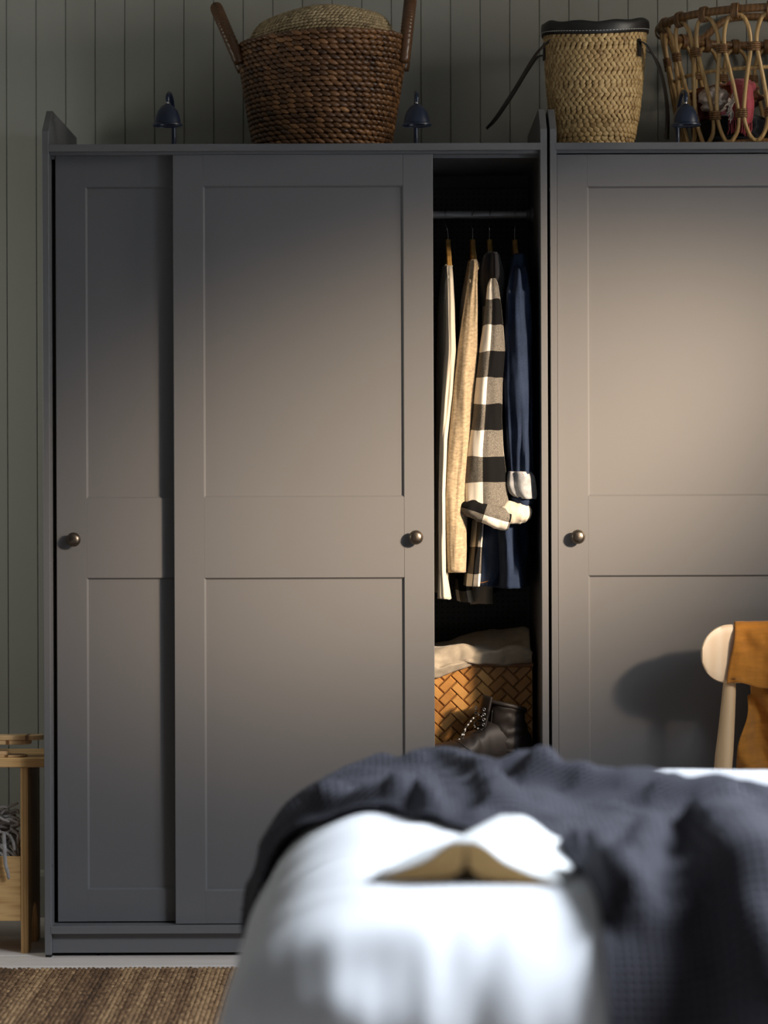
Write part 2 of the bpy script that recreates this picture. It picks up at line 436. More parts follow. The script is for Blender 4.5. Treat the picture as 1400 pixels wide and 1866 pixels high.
def carcass(x0, x1, label):
    """x0..x1 outer faces"""
    r = empty('wardrobe', ((x0+x1)/2, .27, 0), label, 'wardrobe', 'grey sliding door wardrobes')
    side_panel(x0, x0+T, r); side_panel(x1-T, x1, r)
    a, b = x0+T+.0004, x1-T-.0004
    zt1, zt0 = WZ(261.0, 0), WZ(274.0, 0)
    MB().cbox(Vector((a-.003, -.001, zt0)), Vector((b+.003, .02, zt1)), .001).box(a, b, .02, .545, zt0+.001, zt1-.0005).build('top_panel', M['grey'], r)
    MB().box(a, b, .016, .034, zt0-.006, zt0).box(a, b, .05, .056, zt0-.012, zt0).build('door_track', M['grey'], r)
    zb1, zb0 = WZ(1686, 0), WZ(1700, 0)
    MB().cbox(Vector((a-.002, -.001, zb0)), Vector((b+.002, .545, zb1)), .001).build('bottom_panel', M['grey'], r)
    MB().box(a, b, .018, .034, .008, zb0).build('plinth', M['grey'], r)
    # perforated-look back panel
    MB().box(a, b, .528, .533, zb1, zt0).build('back_panel', M['back'], r)
    MB().box(a, b, .500, .527, zt0-.03, zt0).build('back_strip', M['grey_in'], r)
    return r, a, b
def back_mat():
    t = NT('perforated_grey_foil'); v = t.coord('Object', (1, 1, 1)); sp = t.node('ShaderNodeSeparateXYZ'); t.link(v, sp.inputs[0])
    fx = t.math('SUBTRACT', t.math('FRACT', t.math('DIVIDE', sp.outputs[0], .014)), .5); fz = t.math('SUBTRACT', t.math('FRACT', t.math('DIVIDE', sp.outputs[2], .014)), .5)
    d = t.math('SQRT', t.math('ADD', t.math('MULTIPLY', fx, fx), t.math('MULTIPLY', fz, fz)))
    t.set(t.ramp(d, [(.12, (.03, .03, .03)), (.2, (.125, .125, .13))]), .7); return t.m
M['back'] = back_mat()

XA0 = WX(75.5+3, 0, 933); XA1 = XA0+1.1805
wa, a0, a1 = carcass(XA0, XA1, 'large grey wardrobe with one door slid open showing hanging shirts')
ZT = WZ(261.0, 0)                            # wardrobe top surface
YF, YB = .018, .047
zd1, zd0 = WZ(281, YF), WZ(1682, YF)
rz = [(WZ(341.5, YF, 550), zd1), (WZ(1055.5, YF, 550), WZ(903, YF, 550)), (zd0, WZ(1620, YF, 550))]
xl = WX(317, YF, 933); xr = WX(791, YF, 933)
door('sliding_door', xl, xr, zd0, zd1, YF, .0745, .0735, rz, W(758, 979, YF).xz[:], wa)
xbl = WX(102.5, YB, 933)
zb1_, zb0_ = WZ(282, YB, 200), WZ(1679, YB, 200)
rzb = [(WZ(343.5, YB, 230), zb1_), (WZ(1056, YB, 230), WZ(905, YB, 230)), (zb0_, WZ(1618, YB, 230))]
door('sliding_door', xbl, xbl+(xr-xl), zb0_, zb1_, YB, .0750, .0745, rzb, W(135.5, 983, YB).xz[:], wa)
# inside: shelf, rail
MB().box(a0, a1, .10, .526, .405, .423).build('shelf', M['grey_in'], wa)
RY = .285; RZ = WZ(391, RY, 880)
MB().tube([(a0, RY, RZ), (a1, RY, RZ)], .0098, 16).build('clothes_rail', M['rail'], wa, smooth=True, angle=40)
Mk = Matrix.Translation((a1, RY, RZ)) @ Matrix.Rotation(-PI/2, 4, 'Y')
MB().lathe([(0, 0), (.021, 0), (.021, .006), (.0125, .009), (.0125, .018), (0, .018)], 24, Mk).build('rail_bracket', M['grey_in'], wa)

XB0 = XA1+.0066
wb, b0, b1 = carcass(XB0, XB0+1.1805, 'grey wardrobe with closed doors under the straw tote and rattan basket')
xl = b0+.0008; 
rz2 = [(WZ(342, YF, 1240), WZ(281, YF, 1240)), (WZ(1051, YF, 1240), WZ(900.5, YF, 1240)), (zd0, WZ(1620, YF, 1240))]
door('sliding_door', xl, xl+.606, zd0, WZ(281, YF, 1240), YF, .0755, .0745, rz2, W(1052.5, 978, YF).xz[:], wb)
door('sliding_door', b1-.606, b1-.001, zb0_, zb1_, YB, .0750, .0745, rzb, (b1-.037, rz2[1][0]+.08), wb)

# ------------------------------------------------------------------ lamps on the wardrobe tops
def cab_lamp(px, label):
    yd = -.115; c = W(px, 228, yd); r = empty('cabinet_lamp', (c.x, .05, ZT), label, 'lamp', 'blue bell lamps on the wardrobes')
    zr = c.z; top = zr+.049
    Mk = Matrix.Translation((c.x, yd, 0))
    prof = [(.0345, zr-.0008), (.0345, zr+.0012), (.0305, zr+.004), (.0295, zr+.010), (.0275, zr+.020), (.0235, zr+.031), (.0165, zr+.041), (.0085, zr+.0465), (.004, zr+.049)]
    inner = [(p-.0012, z-.001) for p, z in reversed(prof)]
    MB().lathe(prof+inner+[prof[0]], 36, Mk, cap=False).build('shade', M['navy'], r, smooth=True, angle=45)
    MB().lathe([(.0, top-.006), (.0035, top-.004), (.0035, top+.004), (.002, top+.008), (0, top+.008)], 12, Mk).build('ferrule', M['steel'], r, smooth=True, angle=40)
    path = smooth_path([(c.x, .05, ZT+.003), (c.x, .053, ZT+.03), (c.x, .040, ZT+.075), (c.x, -.005, ZT+.102), (c.x, -.06, ZT+.108), (c.x, -.100, ZT+.100), (c.x, yd, top+.016), (c.x, yd, top+.005)], 6)
    MB().tube(path, .0052, 12).build('arm', M['navy'], r, smooth=True, angle=50)
    MB().lathe([(.0, ZT+.0004), (.018, ZT+.0004), (.018, ZT+.003), (.016, ZT+.004), (.007, ZT+.005), (0, ZT+.005)], 24, Matrix.Translation((c.x, .05, 0))).build('base', M['navy'], r, smooth=True, angle=40)
cab_lamp(305.5, 'blue bell lamp left of the big brown basket')
cab_lamp(759.5, 'blue bell lamp just right of the big brown basket')
cab_lamp(1250, 'blue bell lamp in front of the open rattan basket')

# ------------------------------------------------------------------ big brown basket
def big_basket():
    yc = .275; s = FPX/(DIST+yc)
    cx = WX(587, yc, 250); R0 = .159; R1 = .206; rows = 23
    H = .279; sx, sy = 1.0, .97
    r = empty('woven_basket', (cx, yc, ZT), 'big brown woven basket with rope handles on the left wardrobe', 'basket')
    def ctr(f):  # slight lean
        return cx+.002*f
    def rad(f): return R0+(R1-R0)*(f**.85)
    def pt(f, a, dr=0):
        rr = rad(f)+dr; tilt = .010*f*math.cos(a)    # right rim sits a little higher
        return Vector((ctr(f)+rr*sx*math.cos(a), yc+rr*sy*math.sin(a), ZT+.004+f*H+tilt))
    lin = MB(); lin.grid(lambda u, v: pt(v*.985, 2*PI*u, -.010), 64, 12, wrapu=True)
    lin.build('lining', M['hyacinth'], r, smooth=True)
    MB().lathe([(0, ZT+.001), (R0*.96, ZT+.001), (R0*.96, ZT+.006), (0, ZT+.006)], 48, Matrix.Translation((cx, yc, 0))).build('bottom', M['hyacinth'], r)
    for i in range(rows):
        f = (i+.5)/rows; q = MB(); n = int(2*PI*rad(f)/.0208); ph = random.random()
        rowtone = random.uniform(-.06, .06)
        for k in range(n):
            a = 2*PI*(k+ph)/n; p = pt(f, a); e = .003
            d = Vector((-math.sin(a), math.cos(a), 0)); out = Vector((math.cos(a), math.sin(a), -.15))
            jit = random.uniform(-.06, .06)
            d = (d+Vector((0, 0, -.26+jit if True else 0))).normalized()
            t = min(1, max(0, random.gauss(.42, .17)+rowtone))
            q.oval(p, d, out, .0315*random.uniform(.92, 1.1), (.0130)*random.uniform(.9, 1.1), .0125, 6, 8, t, .75)
        q.build('woven_row', M['hyacinth'], r, smooth=True)
    for sgn in (-1, 1):
        a = PI if sgn < 0 else 0; base = pt(.93, a, .004)
        pts = [pt(.80, a+.16, .003), pt(1.0, a+.16, .008)]
        zt = ZT+H
        lean = .052 if sgn < 0 else .006
        y0 = yc-.058; y1 = yc+.058
        hi = .088 if sgn < 0 else .105
        pth = []
        for k in range(25):
            t = k/24; an = PI*t; yy_ = yc-math.cos(an)*.062; up = math.sin(an)**.6
            bx = base.x+sgn*(.002+lean*up*.95)
            pth.append(Vector((bx-sgn*.012*(1-up), yy_, zt-.055+(hi+.055)*up)))
        core = MB(); 
        # rope: wrapped core with coil ridges
        path = smooth_path(pth, 6); rs = [.0136+.0020*abs(math.sin(i*1.05)) for i in range(len(path))]
        core.tube(path, rs, 12, col=.32); core.build('handle', M['hyacinth'], r, smooth=True)
    return cx, yc, H, R1
cx, yc, H, R1 = big_basket()
def nested_basket():
    """pale seagrass bowl upside down in the brown basket: coiled rows"""
    r = empty('seagrass_bowl', (cx, yc, ZT+.24), 'pale coiled seagrass bowl upside down inside the big brown basket', 'bowl')
    zc = ZT+H-.045; Rb = .180
    prof = []
    for k in range(26):
        t = k/25; a = t*PI/2
        prof.append((Rb*max(0, math.cos(a))**.36 if k < 25 else 0.0, zc+.118*math.sin(a)**.72))
    c0 = Vector((cx-.001, yc, 0))
    def pt(rr, z, a): return Vector((c0.x+rr*math.cos(a), c0.y+rr*.95*math.sin(a), z+.012*math.cos(a)*(rr/Rb)+.004*math.sin(3*a)))
    # resample by arc length
    P = [Vector((p, 0, z)) for p, z in prof]; L = [0]
    for a, b in zip(P, P[1:]): L.append(L[-1]+(b-a).length)
    step = .0085; s = step/2
    body = MB()
    body.grid(lambda u, v: pt(max(.001, interp([(l, p.x, p.z) for l, p in zip(L, P)], v*L[-1])[0]-.0035), interp([(l, p.x, p.z) for l, p in zip(L, P)], v*L[-1])[1]-.0025, 2*PI*u), 48, 24, wrapu=True)
    body.build('lining', M['seagrass'], r, smooth=True)
    while s < L[-1]-.03:
        rr, z = interp([(l, p.x, p.z) for l, p in zip(L, P)], s); q = MB(); n = max(14, int(2*PI*rr/.0105)); ph = random.random()
        for k in range(n):
            a = 2*PI*(k+ph)/n; d = Vector((-math.sin(a), math.cos(a), .45)); out = Vector((math.cos(a)*.7, math.sin(a)*.7, .7))
            q.oval(pt(rr, z, a), d, out, .0165, .0088, .0065, 5, 6, min(1, max(0, random.gauss(.5, .16))))
        q.build('coil_row', M['seagrass'], r, smooth=True); s += step
nested_basket()

# ------------------------------------------------------------------ straw tote
def tote():
    yc = .22; r0 = .090; r1 = .1235; H = .298; cx = WX(1085, yc, 150)
    r = empty('straw_tote', (cx, yc, ZT), 'natural straw tote with black leather rim and straps', 'bag')
    tab = [(0, .078, 0), (.03, .088, 0), (.12, .097, 0), (.3, .1075, 0), (.55, .1155, 0), (.8, .1205, 0), (1, .1245, 0)]
    def rad(f): return interp(tab, f)[0]
    def pt(f, a, dr=0):
        rr = rad(f)+dr; xo = -.004*(1-f)
        dip = .008*math.cos(2*a)*f+.004*math.sin(a+1)*f
        return Vector((cx+xo+rr*math.cos(a), yc+rr*math.sin(a), ZT+.003+f*H+dip))
    MB().grid(lambda u, v: pt(v, 2*PI*u, -.0055), 56, 14, wrapu=True).build('lining', M['straw'], r, smooth=True)
    MB().lathe([(0, ZT+.001), (.068, ZT+.001), (.072, ZT+.006), (0, ZT+.006)], 40, Matrix.Translation((cx-.004, yc, 0))).build('bottom', M['straw'], r)
    rows = 9
    for i in range(rows):
        f0, f1 = i/rows*.935+.005, (i+1)/rows*.935+.005; q = MB(); h = (f1-f0)*H; n = int(2*PI*rad(f0)/.0145); ph = random.random()
        for k in range(n):
            for lane in range(3):
                ff = f0+(f1-f0)*(.17+.33*lane); a = 2*PI*(k+ph+(.5 if lane == 1 else 0))/n
                d0 = Vector((-math.sin(a), math.cos(a), 0)); sg = 1 if lane != 1 else -1
                d = d0*.55+Vector((0, 0, .80*sg)); out = Vector((math.cos(a), math.sin(a), 0))
                big = 1.25 if i < 2 else 1
                q.oval(pt(ff, a, .0005 if lane == 1 else 0), d, out, h*.66*random.uniform(.95, 1.1), .0128*big*random.uniform(.9, 1.1), .0062, 6, 8, min(1, max(0, random.gauss(.55, .15))), .6)
        q.build('braid_row', M['straw'], r, smooth=True)
    # leather rim + stitching
    def rimpt(u, v):
        a = 2*PI*u; prof = [(.93, .0035), (.935, .0062), (.99, .0070), (1.03, .0055), (1.04, .001), (1.03, -.0055), (.95, -.0065)]
        t = v*(len(prof)-1); i = min(int(t), len(prof)-2); f = lerp(prof[i][0], prof[i+1][0], t-i); d = lerp(prof[i][1], prof[i+1][1], t-i)
        p = pt(f, a, d); p.z += .0022*N(a*3, 1, 5)*(1 if f > .96 else .3)+.002*math.sin(a*9)*(f > .98); return p
    rim = MB().grid(rimpt, 120, 12, wrapu=True).build('leather_rim', M['leather'], r, smooth=True)
    n = 100; q = MB()
    for k in range(n):
        a0_ = 2*PI*k/n; q.tube([pt(.955, a0_, .0075), pt(.955, a0_+2*PI/n*.62, .0075)], .0007, 5)
    q.build('stitching', M['thread'], rim)
    # straps
    def strap(pts, wid, name='strap'):
        path = smooth_path(pts, 8); q = MB(); vs = []; uv = []
        th = .0018; m = len(path)
        for i, p in enumerate(path):
            t = (path[min(i+1, m-1)]-path[max(i-1, 0)]).normalized()
            side = Vector((0, 1, 0)) if name == 'strap' else Vector((0, 1, 0))
            side = (side-t*side.dot(t)).normalized(); side = (side+Vector((.35, 0, .1))).normalized(); side = (side-t*side.dot(t)).normalized(); nn = t.cross(side)
            for a, b in ((-1, -1), (1, -1), (1, 1), (-1, 1)): vs.append(p+side*(a*wid/2)+nn*(b*th/2))
        fs = []
        for i in range(m-1):
            for k in range(4): fs.append((i*4+k, i*4+(k+1) % 4, i*4+4+(k+1) % 4, i*4+4+k))
        fs += [(3, 2, 1, 0), tuple((m-1)*4+k for k in range(4))]
        q.add(vs, fs); return q.build('strap', M['leather'], r)
    # left handle flopped out to the left over the neighbouring wardrobe
    yl = yc-.06
    strap([W(1001, 75, .145), W(990, 84, .14), W(972, 106, .15), W(938, 162, .17), W(905, 212, .19), W(887, 234, .20)], .020)
    strap([W(992, 100, .25), W(978, 106, .25), W(962, 128, .24), W(935, 172, .23), W(905, 216, .215), W(888, 233, .207)], .020)
    strap([W(1162, 72, .145), W(1178, 82, .145), W(1194, 108, .16), W(1209, 150, .18), W(1215, 200, .19), W(1214, 240, .19), W(1213, 254, .19)], .024)
    strap([W(1176, 92, .25), W(1190, 100, .25), W(1203, 124, .245), W(1213, 165, .24), W(1218, 210, .235), W(1217, 253, .235)], .024)
    for px in (1003, 1163):
        p = W(px, 85, .1); a = math.atan2(-.95, .70 if px > 1085 else -.70)
        dirs = Vector((p.x-cx, 0, 0)); yy_ = yc-math.sqrt(max(0, .1175**2-(p.x-cx)**2))
        q = MB(); q.box(-.0055, .0055, -.0015, .0015, -.021, .021)
        o = q.build('strap_tab', M['leather'], r); nrm = Vector((p.x-cx, yy_-yc, 0)).normalized()
        o.matrix_parent_inverse = Matrix.Identity(4)
        o.location = Vector((p.x, yy_, W(px, 84, .12).z))+nrm*.0095-r.location; o.rotation_euler = (0, 0, math.atan2(nrm.y, nrm.x)+PI/2)
tote()

# ------------------------------------------------------------------ rattan basket with textiles
def rattan():
    yc = .29; cx = WX(1402, yc, 150); R1 = .265; R0 = .205; zt = ZT+.320; n = 20
    r = empty('rattan_basket', (cx, yc, ZT), 'open rattan basket with looped cane sides, filled with scarves', 'basket')
    def pt(z, a, dr=0):
        f = (z-ZT)/.32; rr = R0+(R1-R0)*f**.9+dr
        return Vector((cx+rr*math.cos(a), yc+rr*math.sin(a), z))
    ring = lambda z, dr=0, m=96: [pt(z, 2*PI*k/m, dr) for k in range(m)]
    MB().tube(ring(zt), .0098, 12, closed=True).build('rim', M['rattan_dark'], r, smooth=True)
    MB().tube(ring(ZT+.011), .0095, 12, closed=True).build('base_ring', M['rattan_dark'], r, smooth=True)
    MB().tube(ring(ZT+.185, -.009), .0048, 8, closed=True).build('middle_ring', M['rattan'], r, smooth=True)
    MB().lathe([(0, ZT+.004), (R0-.005, ZT+.004), (R0-.005, ZT+.010), (0, ZT+.010)], 48, Matrix.Translation((cx, yc, 0))).build('bottom', M['rattan_dark'], r)
    st = 2*PI/n; a00 = -PI/2-math.radians(7.6)
    def wrap(a, z, wid, hgt, dr=0):
        p = pt(z, a, dr); q = MB(); t = Vector((-math.sin(a), math.cos(a), 0)); o = Vector((math.cos(a), math.sin(a), 0))
        for j in range(4):
            zz = z+(j-1.5)*hgt/4; loop = []
            for k in range(12):
                an = 2*PI*k/12; loop.append(pt(zz, a, dr)+t*(math.cos(an)*wid)+o*(math.sin(an)*.0075))
            q.tube(loop, hgt/7.0, 6, closed=True)
        return q.build('cane_binding', M['rattan_dark'], r, smooth=True)
    for i in range(n):
        a = a00+i*st; e = .115*st
        key = [(-.5, .016), (-.38, .019), (-.20, .040), (-e/st*.8, .082), (-.15, .135), (-.27, .185), (-.385, .235), (-.36, .275), (-.22, .302), (0, .309)]
        key = [(-.5, .015), (-.36, .019), (-.17, .042), (-.085, .078), (-.17, .130), (-.29, .180), (-.405, .230), (-.385, .268), (-.24, .299), (0, .309)]
        pts = [pt(ZT+z, a+u*st, .006 if z < .03 else .0) for u, z in key]+[pt(ZT+z, a-u*st, .006 if z < .03 else 0) for u, z in reversed(key[:-1])]
        MB().tube(smooth_path(pts, 5), .0052, 8).build('cane_loop', M['rattan'], r, smooth=True)
        wrap(a+st/2, ZT+.232, .0135, .020)
        wrap(a, ZT+.080, .0135, .020)
        # binding over the rim
        q = MB()
        for j in range(5):
            aa = a+(j-2)*.0135; o = Vector((math.cos(aa), math.sin(aa), 0)); loop = [pt(zt-.004, aa)+o*(math.cos(2*PI*k/12)*.0125)+Vector((0, 0, math.sin(2*PI*k/12)*.0175)) for k in range(12)]
            q.tube(loop, .0022, 6, closed=True)
        q.build('rim_binding', M['rattan_dark'], r, smooth=True)
    for sg in (-1, 1):
        ac = sg*PI/2; aw = .62
        pts = [pt(zt+.006, ac-aw, .002), pt(zt+.014, ac-aw*.83, 0), pt(zt+.045, ac-aw*.6, 0), pt(zt+.070, ac-aw*.35, 0), pt(zt+.076, ac, 0), pt(zt+.070, ac+aw*.35, 0), pt(zt+.045, ac+aw*.6, 0), pt(zt+.014, ac+aw*.83, 0), pt(zt+.006, ac+aw, .002)]
        if sg < 0:
            pts = [pt(zt+.012, ac-.13+.26*k/8, .003) for k in range(9)]
            h = MB().tube(pts, .014, 12); hb = h.build('handle', M['rattan_dark'], r, smooth=True, angle=60)
            q = MB()
            for k in range(26):
                aa = ac-.13+.26*k/25; o = Vector((math.cos(aa), math.sin(aa), 0)); q.tube([pt(zt+.012, aa, .003)+o*(math.cos(2*PI*j/12)*.0150)+Vector((0, 0, math.sin(2*PI*j/12)*.0150)) for j in range(12)], .0017, 6, closed=True)
            q.build('handle_wrap', M['rattan_dark'], hb, smooth=True)
        else:
            MB().tube(smooth_path(pts, 6), .0095, 12).build('handle', M['rattan_dark'], r, smooth=True)
    return cx, yc
rx, ry = rattan()
def lump(name, m, c, size, seed, label, cat, amp=.25, nu=56, nv=36, group=None):
    """crumpled folded textile lying in a heap"""
    q = MB()
    def fn(u, v):
        a = 2*PI*u; b = (v-.5)*PI; d = Vector((math.cos(a)*math.cos(b), math.sin(a)*math.cos(b), math.sin(b)))
        p = d*1.0; k = 1+amp*N(d.x*1.6+seed, d.y*1.6, d.z*2.4)+amp*.5*N(d.x*4+seed, d.y*4, d.z*6)+amp*.35*math.sin(7*d.z+4*N(d.x*2+seed, d.y*2, 3))
        return Vector((c[0]+d.x*size[0]*k, c[1]+d.y*size[1]*k, c[2]+(abs(d.z)**.7*(1 if d.z > 0 else -1))*size[2]*(1+amp*.5*N(d.x*2+seed, d.y*2, 9))))
    q.grid(fn, nu, nv, lambda u, v: (u*.5, v*.3), wrapu=True)
    return tag(q.build(name, m, smooth=True, loc=c), label, cat, group)
lump('black_scarf', M['black_wool'], (rx+.09, ry-.02, ZT+.105), (.085, .13, .085), 3, 'black woollen scarf in the rattan basket, at the photo edge', 'scarf')
lump('dark_scarf', M['black_wool'], (rx-.085, ry, ZT+.062), (.085, .12, .045), 31, 'dark folded cloth at the bottom of the rattan basket', 'cloth')
lump('rust_scarf', M['rust'], (rx-.105, ry+.01, ZT+.148), (.085, .10, .030), 12, 'rust orange cloth on top of the scarves in the rattan basket', 'cloth')
lump('maroon_scarf', M['maroon'], (rx-.150, ry-.01, ZT+.110), (.045, .085, .048), 17, 'maroon cloth tucked at the left in the rattan basket', 'cloth')
lump('fleece_scarf', M['fringe'], W(1302, 182, ry-.10), (.032, .05, .030), 5, 'pale pinkish fringed scarf left of the pink scarf', 'scarf', .45)
def pink_scarf():
    r = empty('pink_scarf', W(1355, 180, ry-.15), 'pink wool scarf with fringed end inside the rattan basket', 'scarf')
    y = ry-.135; q = MB()
    # roll on top and a tail hanging down towards the front
    pth = [W(1352, 152, y+.05), W(1352, 148, y+.0), W(1353, 156, y-.028), W(1354, 170, y-.034), W(1355, 190, y-.036), W(1352, 208, y-.033), W(1350, 222, y-.030)]
    P = smooth_path(pth, 6)
    def fn(u, v):
        t = v*(len(P)-1); i = min(int(t), len(P)-2); p = P[i].lerp(P[i+1], t-i); wd = .027+.004*N(v*3, 1)
        return p+Vector(((u-.5)*2*wd, .010*math.sin(u*PI*2.2+v*2)-.006*math.sin(PI*u), .004*math.sin(u*6)))
    q.grid(fn, 16, 36, lambda u, v: (u*.06, v*.14)); o = q.build('scarf_body', M['pink'], r, smooth=True)
    s_ = o.modifiers.new('thick', 'SOLIDIFY'); s_.thickness = .004; s_.offset = 0
    f = MB()
    for k in range(13):
        u = k/12; p = fn(u, 1.0); f.tube([p, p+Vector((random.uniform(-.003, .003), random.uniform(-.003, .003), -.016)), p+Vector((random.uniform(-.005, .002), random.uniform(-.004, .004), -.030))], .0016, 6)
    f.build('fringe', M['pink'], r, smooth=True)
    f = MB()
    for k in range(46):
        t = k/45; p = W(1340+3*math.sin(t*9)-6*t, 172+44*t, y-.045); f.tube([p, p+Vector((random.uniform(-.009, -.002), random.uniform(-.006, .004), random.uniform(-.006, .006))), p+Vector((random.uniform(-.014, -.004), random.uniform(-.006, .004), random.uniform(-.014, .004)))], .0011, 5)
    f.build('pale_fringe', M['fringe'], r, smooth=True)
    q = MB(); q.tube(smooth_path([W(1330, 156, y+.06), W(1352, 155, y+.03), W(1372, 158, y+.05)], 8), [.012]*4+[.016]*9+[.012]*4, 14); q.build('scarf_roll', M['pink'], r, smooth=True)
pink_scarf()

# ------------------------------------------------------------------ hangers and clothes
def hanger(pxhook, pxwood, label, ang=0.0):
    p = W(pxwood, 437, RY); r = empty('clothes_hanger', (p.x, RY, RZ), label, 'hanger', 'wooden hangers on the wardrobe rail')
    zw = p.z; xh = WX(pxhook, RY, 391); R = .0165; q = []
    cyl = lambda a: Vector((xh+ang*math.sin(a)*R, RY+math.cos(a)*R, RZ+math.sin(a)*R*.86))
    pts = [cyl(math.radians(d)) for d in (200, 170, 140, 110, 90, 60, 30, 0, -30)]
    pts += [Vector((xh-ang*.008, RY+.006, RZ-.024)), Vector((lerp(xh, p.x, .6), RY, RZ-.034)), Vector((p.x, RY, zw+.012)), Vector((p.x, RY, zw-.006))]
    MB().tube(smooth_path(pts, 5), .0015, 8).build('hook', M['steel'], r, smooth=True)
    # wooden body: neck and two sloping arms in the plane across the rail
    b = MB(); outl = []
    tab = [(-.172, -.105), (-.16, -.085), (-.11, -.050), (-.05, -.028), (-.022, -.012), (-.014, 0)]
    top = tab+[(-a, z) for a, z in reversed(tab)]; bot = [(.167, -.118), (.11, -.078), (.05, -.058), (0, -.056), (-.05, -.058), (-.11, -.078), (-.167, -.118)]
    poly = [(RY+a, zw+z) for a, z in top+bot]
    b.prism(poly, 'x', p.x-.0058, p.x+.0058); o = b.build('wooden_body', M['hangerwood'], r)
    md = o.modifiers.new('edge', 'BEVEL'); md.width = .002; md.segments = 2
    return r, p.x, zw
hanger(812, 816.5, 'wooden hanger of the white shirt, first from the left', .05)
hanger(861, 861.5, 'wooden hanger of the beige knit, second from the left', .30)
hanger(892.5, 892, 'wooden hanger of the checked shirt, third from the left', .05)
hanger(938.5, 938, 'wooden hanger of the denim shirt, fourth from the left', -.18)

def sleeve(tab, y, depth, mat, parent, name, seed, amp=.0035, uvs=(1, 1), nu=40, close=True, voff=0, uoff=0, dv=None, step=5):
    """hanging tube; tab rows (py, px left, px right[, y]) are the outline where it hangs"""
    q = MB(); p0, p1 = tab[0][0], tab[-1][0]; nv = max(8, int((p1-p0)/step))
    def fn(u, v):
        py = lerp(p0, p1, v); row = interp(tab, py); xl_, xr_ = row[0], row[1]; yy_ = y+(row[2] if len(row) > 2 else 0); dp = depth*(row[3] if len(row) > 3 else 1)
        a = W(xl_, py, yy_); b = W(xr_, py, yy_); cx_ = (a.x+b.x)/2; hx = (b.x-a.x)/2; an = 2*PI*u
        z = (a.z+b.z)/2
        fold = 1+amp/.004*.16*(N(math.cos(an)*1.7+seed, math.sin(an)*1.7, z*5)+.6*N(math.cos(an)*4+seed, math.sin(an)*4, z*9))+amp*18*math.cos(5*an+z*6+seed)*.6
        ex = math.cos(an); ey = math.sin(an)
        return Vector((cx_+hx*ex*(1+(fold-1)*.25), yy_+dp*ey*fold, z+.004*N(an, seed, z*20)))
    H = (p1-p0)/FPX*DIST
    q.grid(fn, nu, nv, lambda u, v: (u*uvs[0]+uoff, -v*H*uvs[1]+voff), wrapu=True)
    if close:
        for row in (0, nv):
            ring = [row*nu+k for k in range(nu)]; q.f.append(tuple(ring))
    return q.build(name, mat, parent, smooth=True, angle=None)
# 1 white shirt
g = empty('shirt', W(812, 500, .28), 'cream white long-sleeved top hanging leftmost in the open wardrobe', 'shirt', 'clothes hanging in the wardrobe')
sleeve([(487, 806, 822, 0, .25), (510, 803, 822, 0, .6), (560, 798, 822, 0, 1), (700, 795, 822), (1000, 790, 818), (1075, 788, 819)], .28, .19, M['cream'], g, 'body', 1)
sleeve([(484, 811.5, 824, .10, .6), (495, 811, 825, .06), (508, 812, 826, .03), (560, 812, 829), (640, 811, 831), (720, 805, 825), (800, 801, 816), (900, 799, 812), (1000, 799, 813), (1040, 799, 814), (1090, 797, 823)], .055, .026, M['cream'], g, 'sleeve', 2, amp=.006)
sleeve([(487, 806, 818, 0, .6), (560, 803, 820), (900, 798, 818), (1050, 796, 818)], .48, .03, M['cream'], g, 'sleeve', 3)
q = MB(); q.tube(smooth_path([W(811, 486, .15), W(817, 483, .15), W(824, 487, .15)], 5), .004, 8); q.build('neckband', M['cream'], g, smooth=True)
# 2 beige knit
g = empty('cardigan', W(850, 500, .28), 'beige melange fine-knit cardigan hanging second from the left', 'cardigan', 'clothes hanging in the wardrobe')
sleeve([(476, 853, 868, 0, .25), (510, 846, 868, 0, .6), (560, 838, 866, 0, 1), (700, 830, 862), (1000, 822, 850), (1030, 821, 850)], .285, .19, M['beige'], g, 'body', 4)
sleeve([(474, 857, 869.5, .09, .7), (482, 856, 871, .07), (510, 853, 870, .03), (560, 845, 871), (640, 833, 870), (720, 824, 862), (800, 815.5, 857), (900, 810, 849), (1000, 808, 850), (1042, 810, 849)], .06, .030, M['beige'], g, 'sleeve', 5, amp=.009)
sleeve([(487, 852, 866, 0, .6), (560, 846, 866), (900, 830, 850), (1020, 826, 850)], .485, .03, M['beige'], g, 'sleeve', 6)
q = MB(); q.tube(smooth_path([W(856, 479, .145), W(863, 475, .14), W(871, 481, .145), W(870, 490, .125)], 5), .0036, 8); q.build('neckband', M['beige'], g, smooth=True)
# 3 checked flannel
g = empty('shirt', W(895, 500, .28), 'black and white buffalo check flannel shirt with rolled sleeve', 'shirt', 'clothes hanging in the wardrobe')
sleeve([(470, 886, 906, 0, .25), (520, 876, 916, 0, .6), (570, 870, 914, 0, 1), (700, 866, 905), (900, 858, 888), (1000, 848, 882), (1064, 842, 878)], .285, .19, M['plaid'], g, 'body', 7, uvs=(.5, 1), uoff=.02)
sleeve([(508, 893, 903, .03, .6), (520, 888, 908, .02), (560, 884, 914), (600, 879, 918), (640, 873, 921), (700, 867, 916), (760, 862, 915), (820, 852, 919), (870, 848, 925), (925, 848, 927)], .055, .034, M['plaid'], g, 'sleeve', 8, uvs=(.188, 1), uoff=.053, voff=-.012, amp=.005)
sleeve([(520, 882, 912, 0, .6), (560, 878, 914), (900, 856, 880)], .49, .03, M['plaid'], g, 'sleeve', 9, uvs=(.2, 1))
sleeve([(461, 886, 904, 0, .35), (466, 880, 911), (490, 874, 917), (520, 873, 919), (570, 878, 914)], .20, .115, M['black_wool'], g, 'collar', 33, amp=.006)
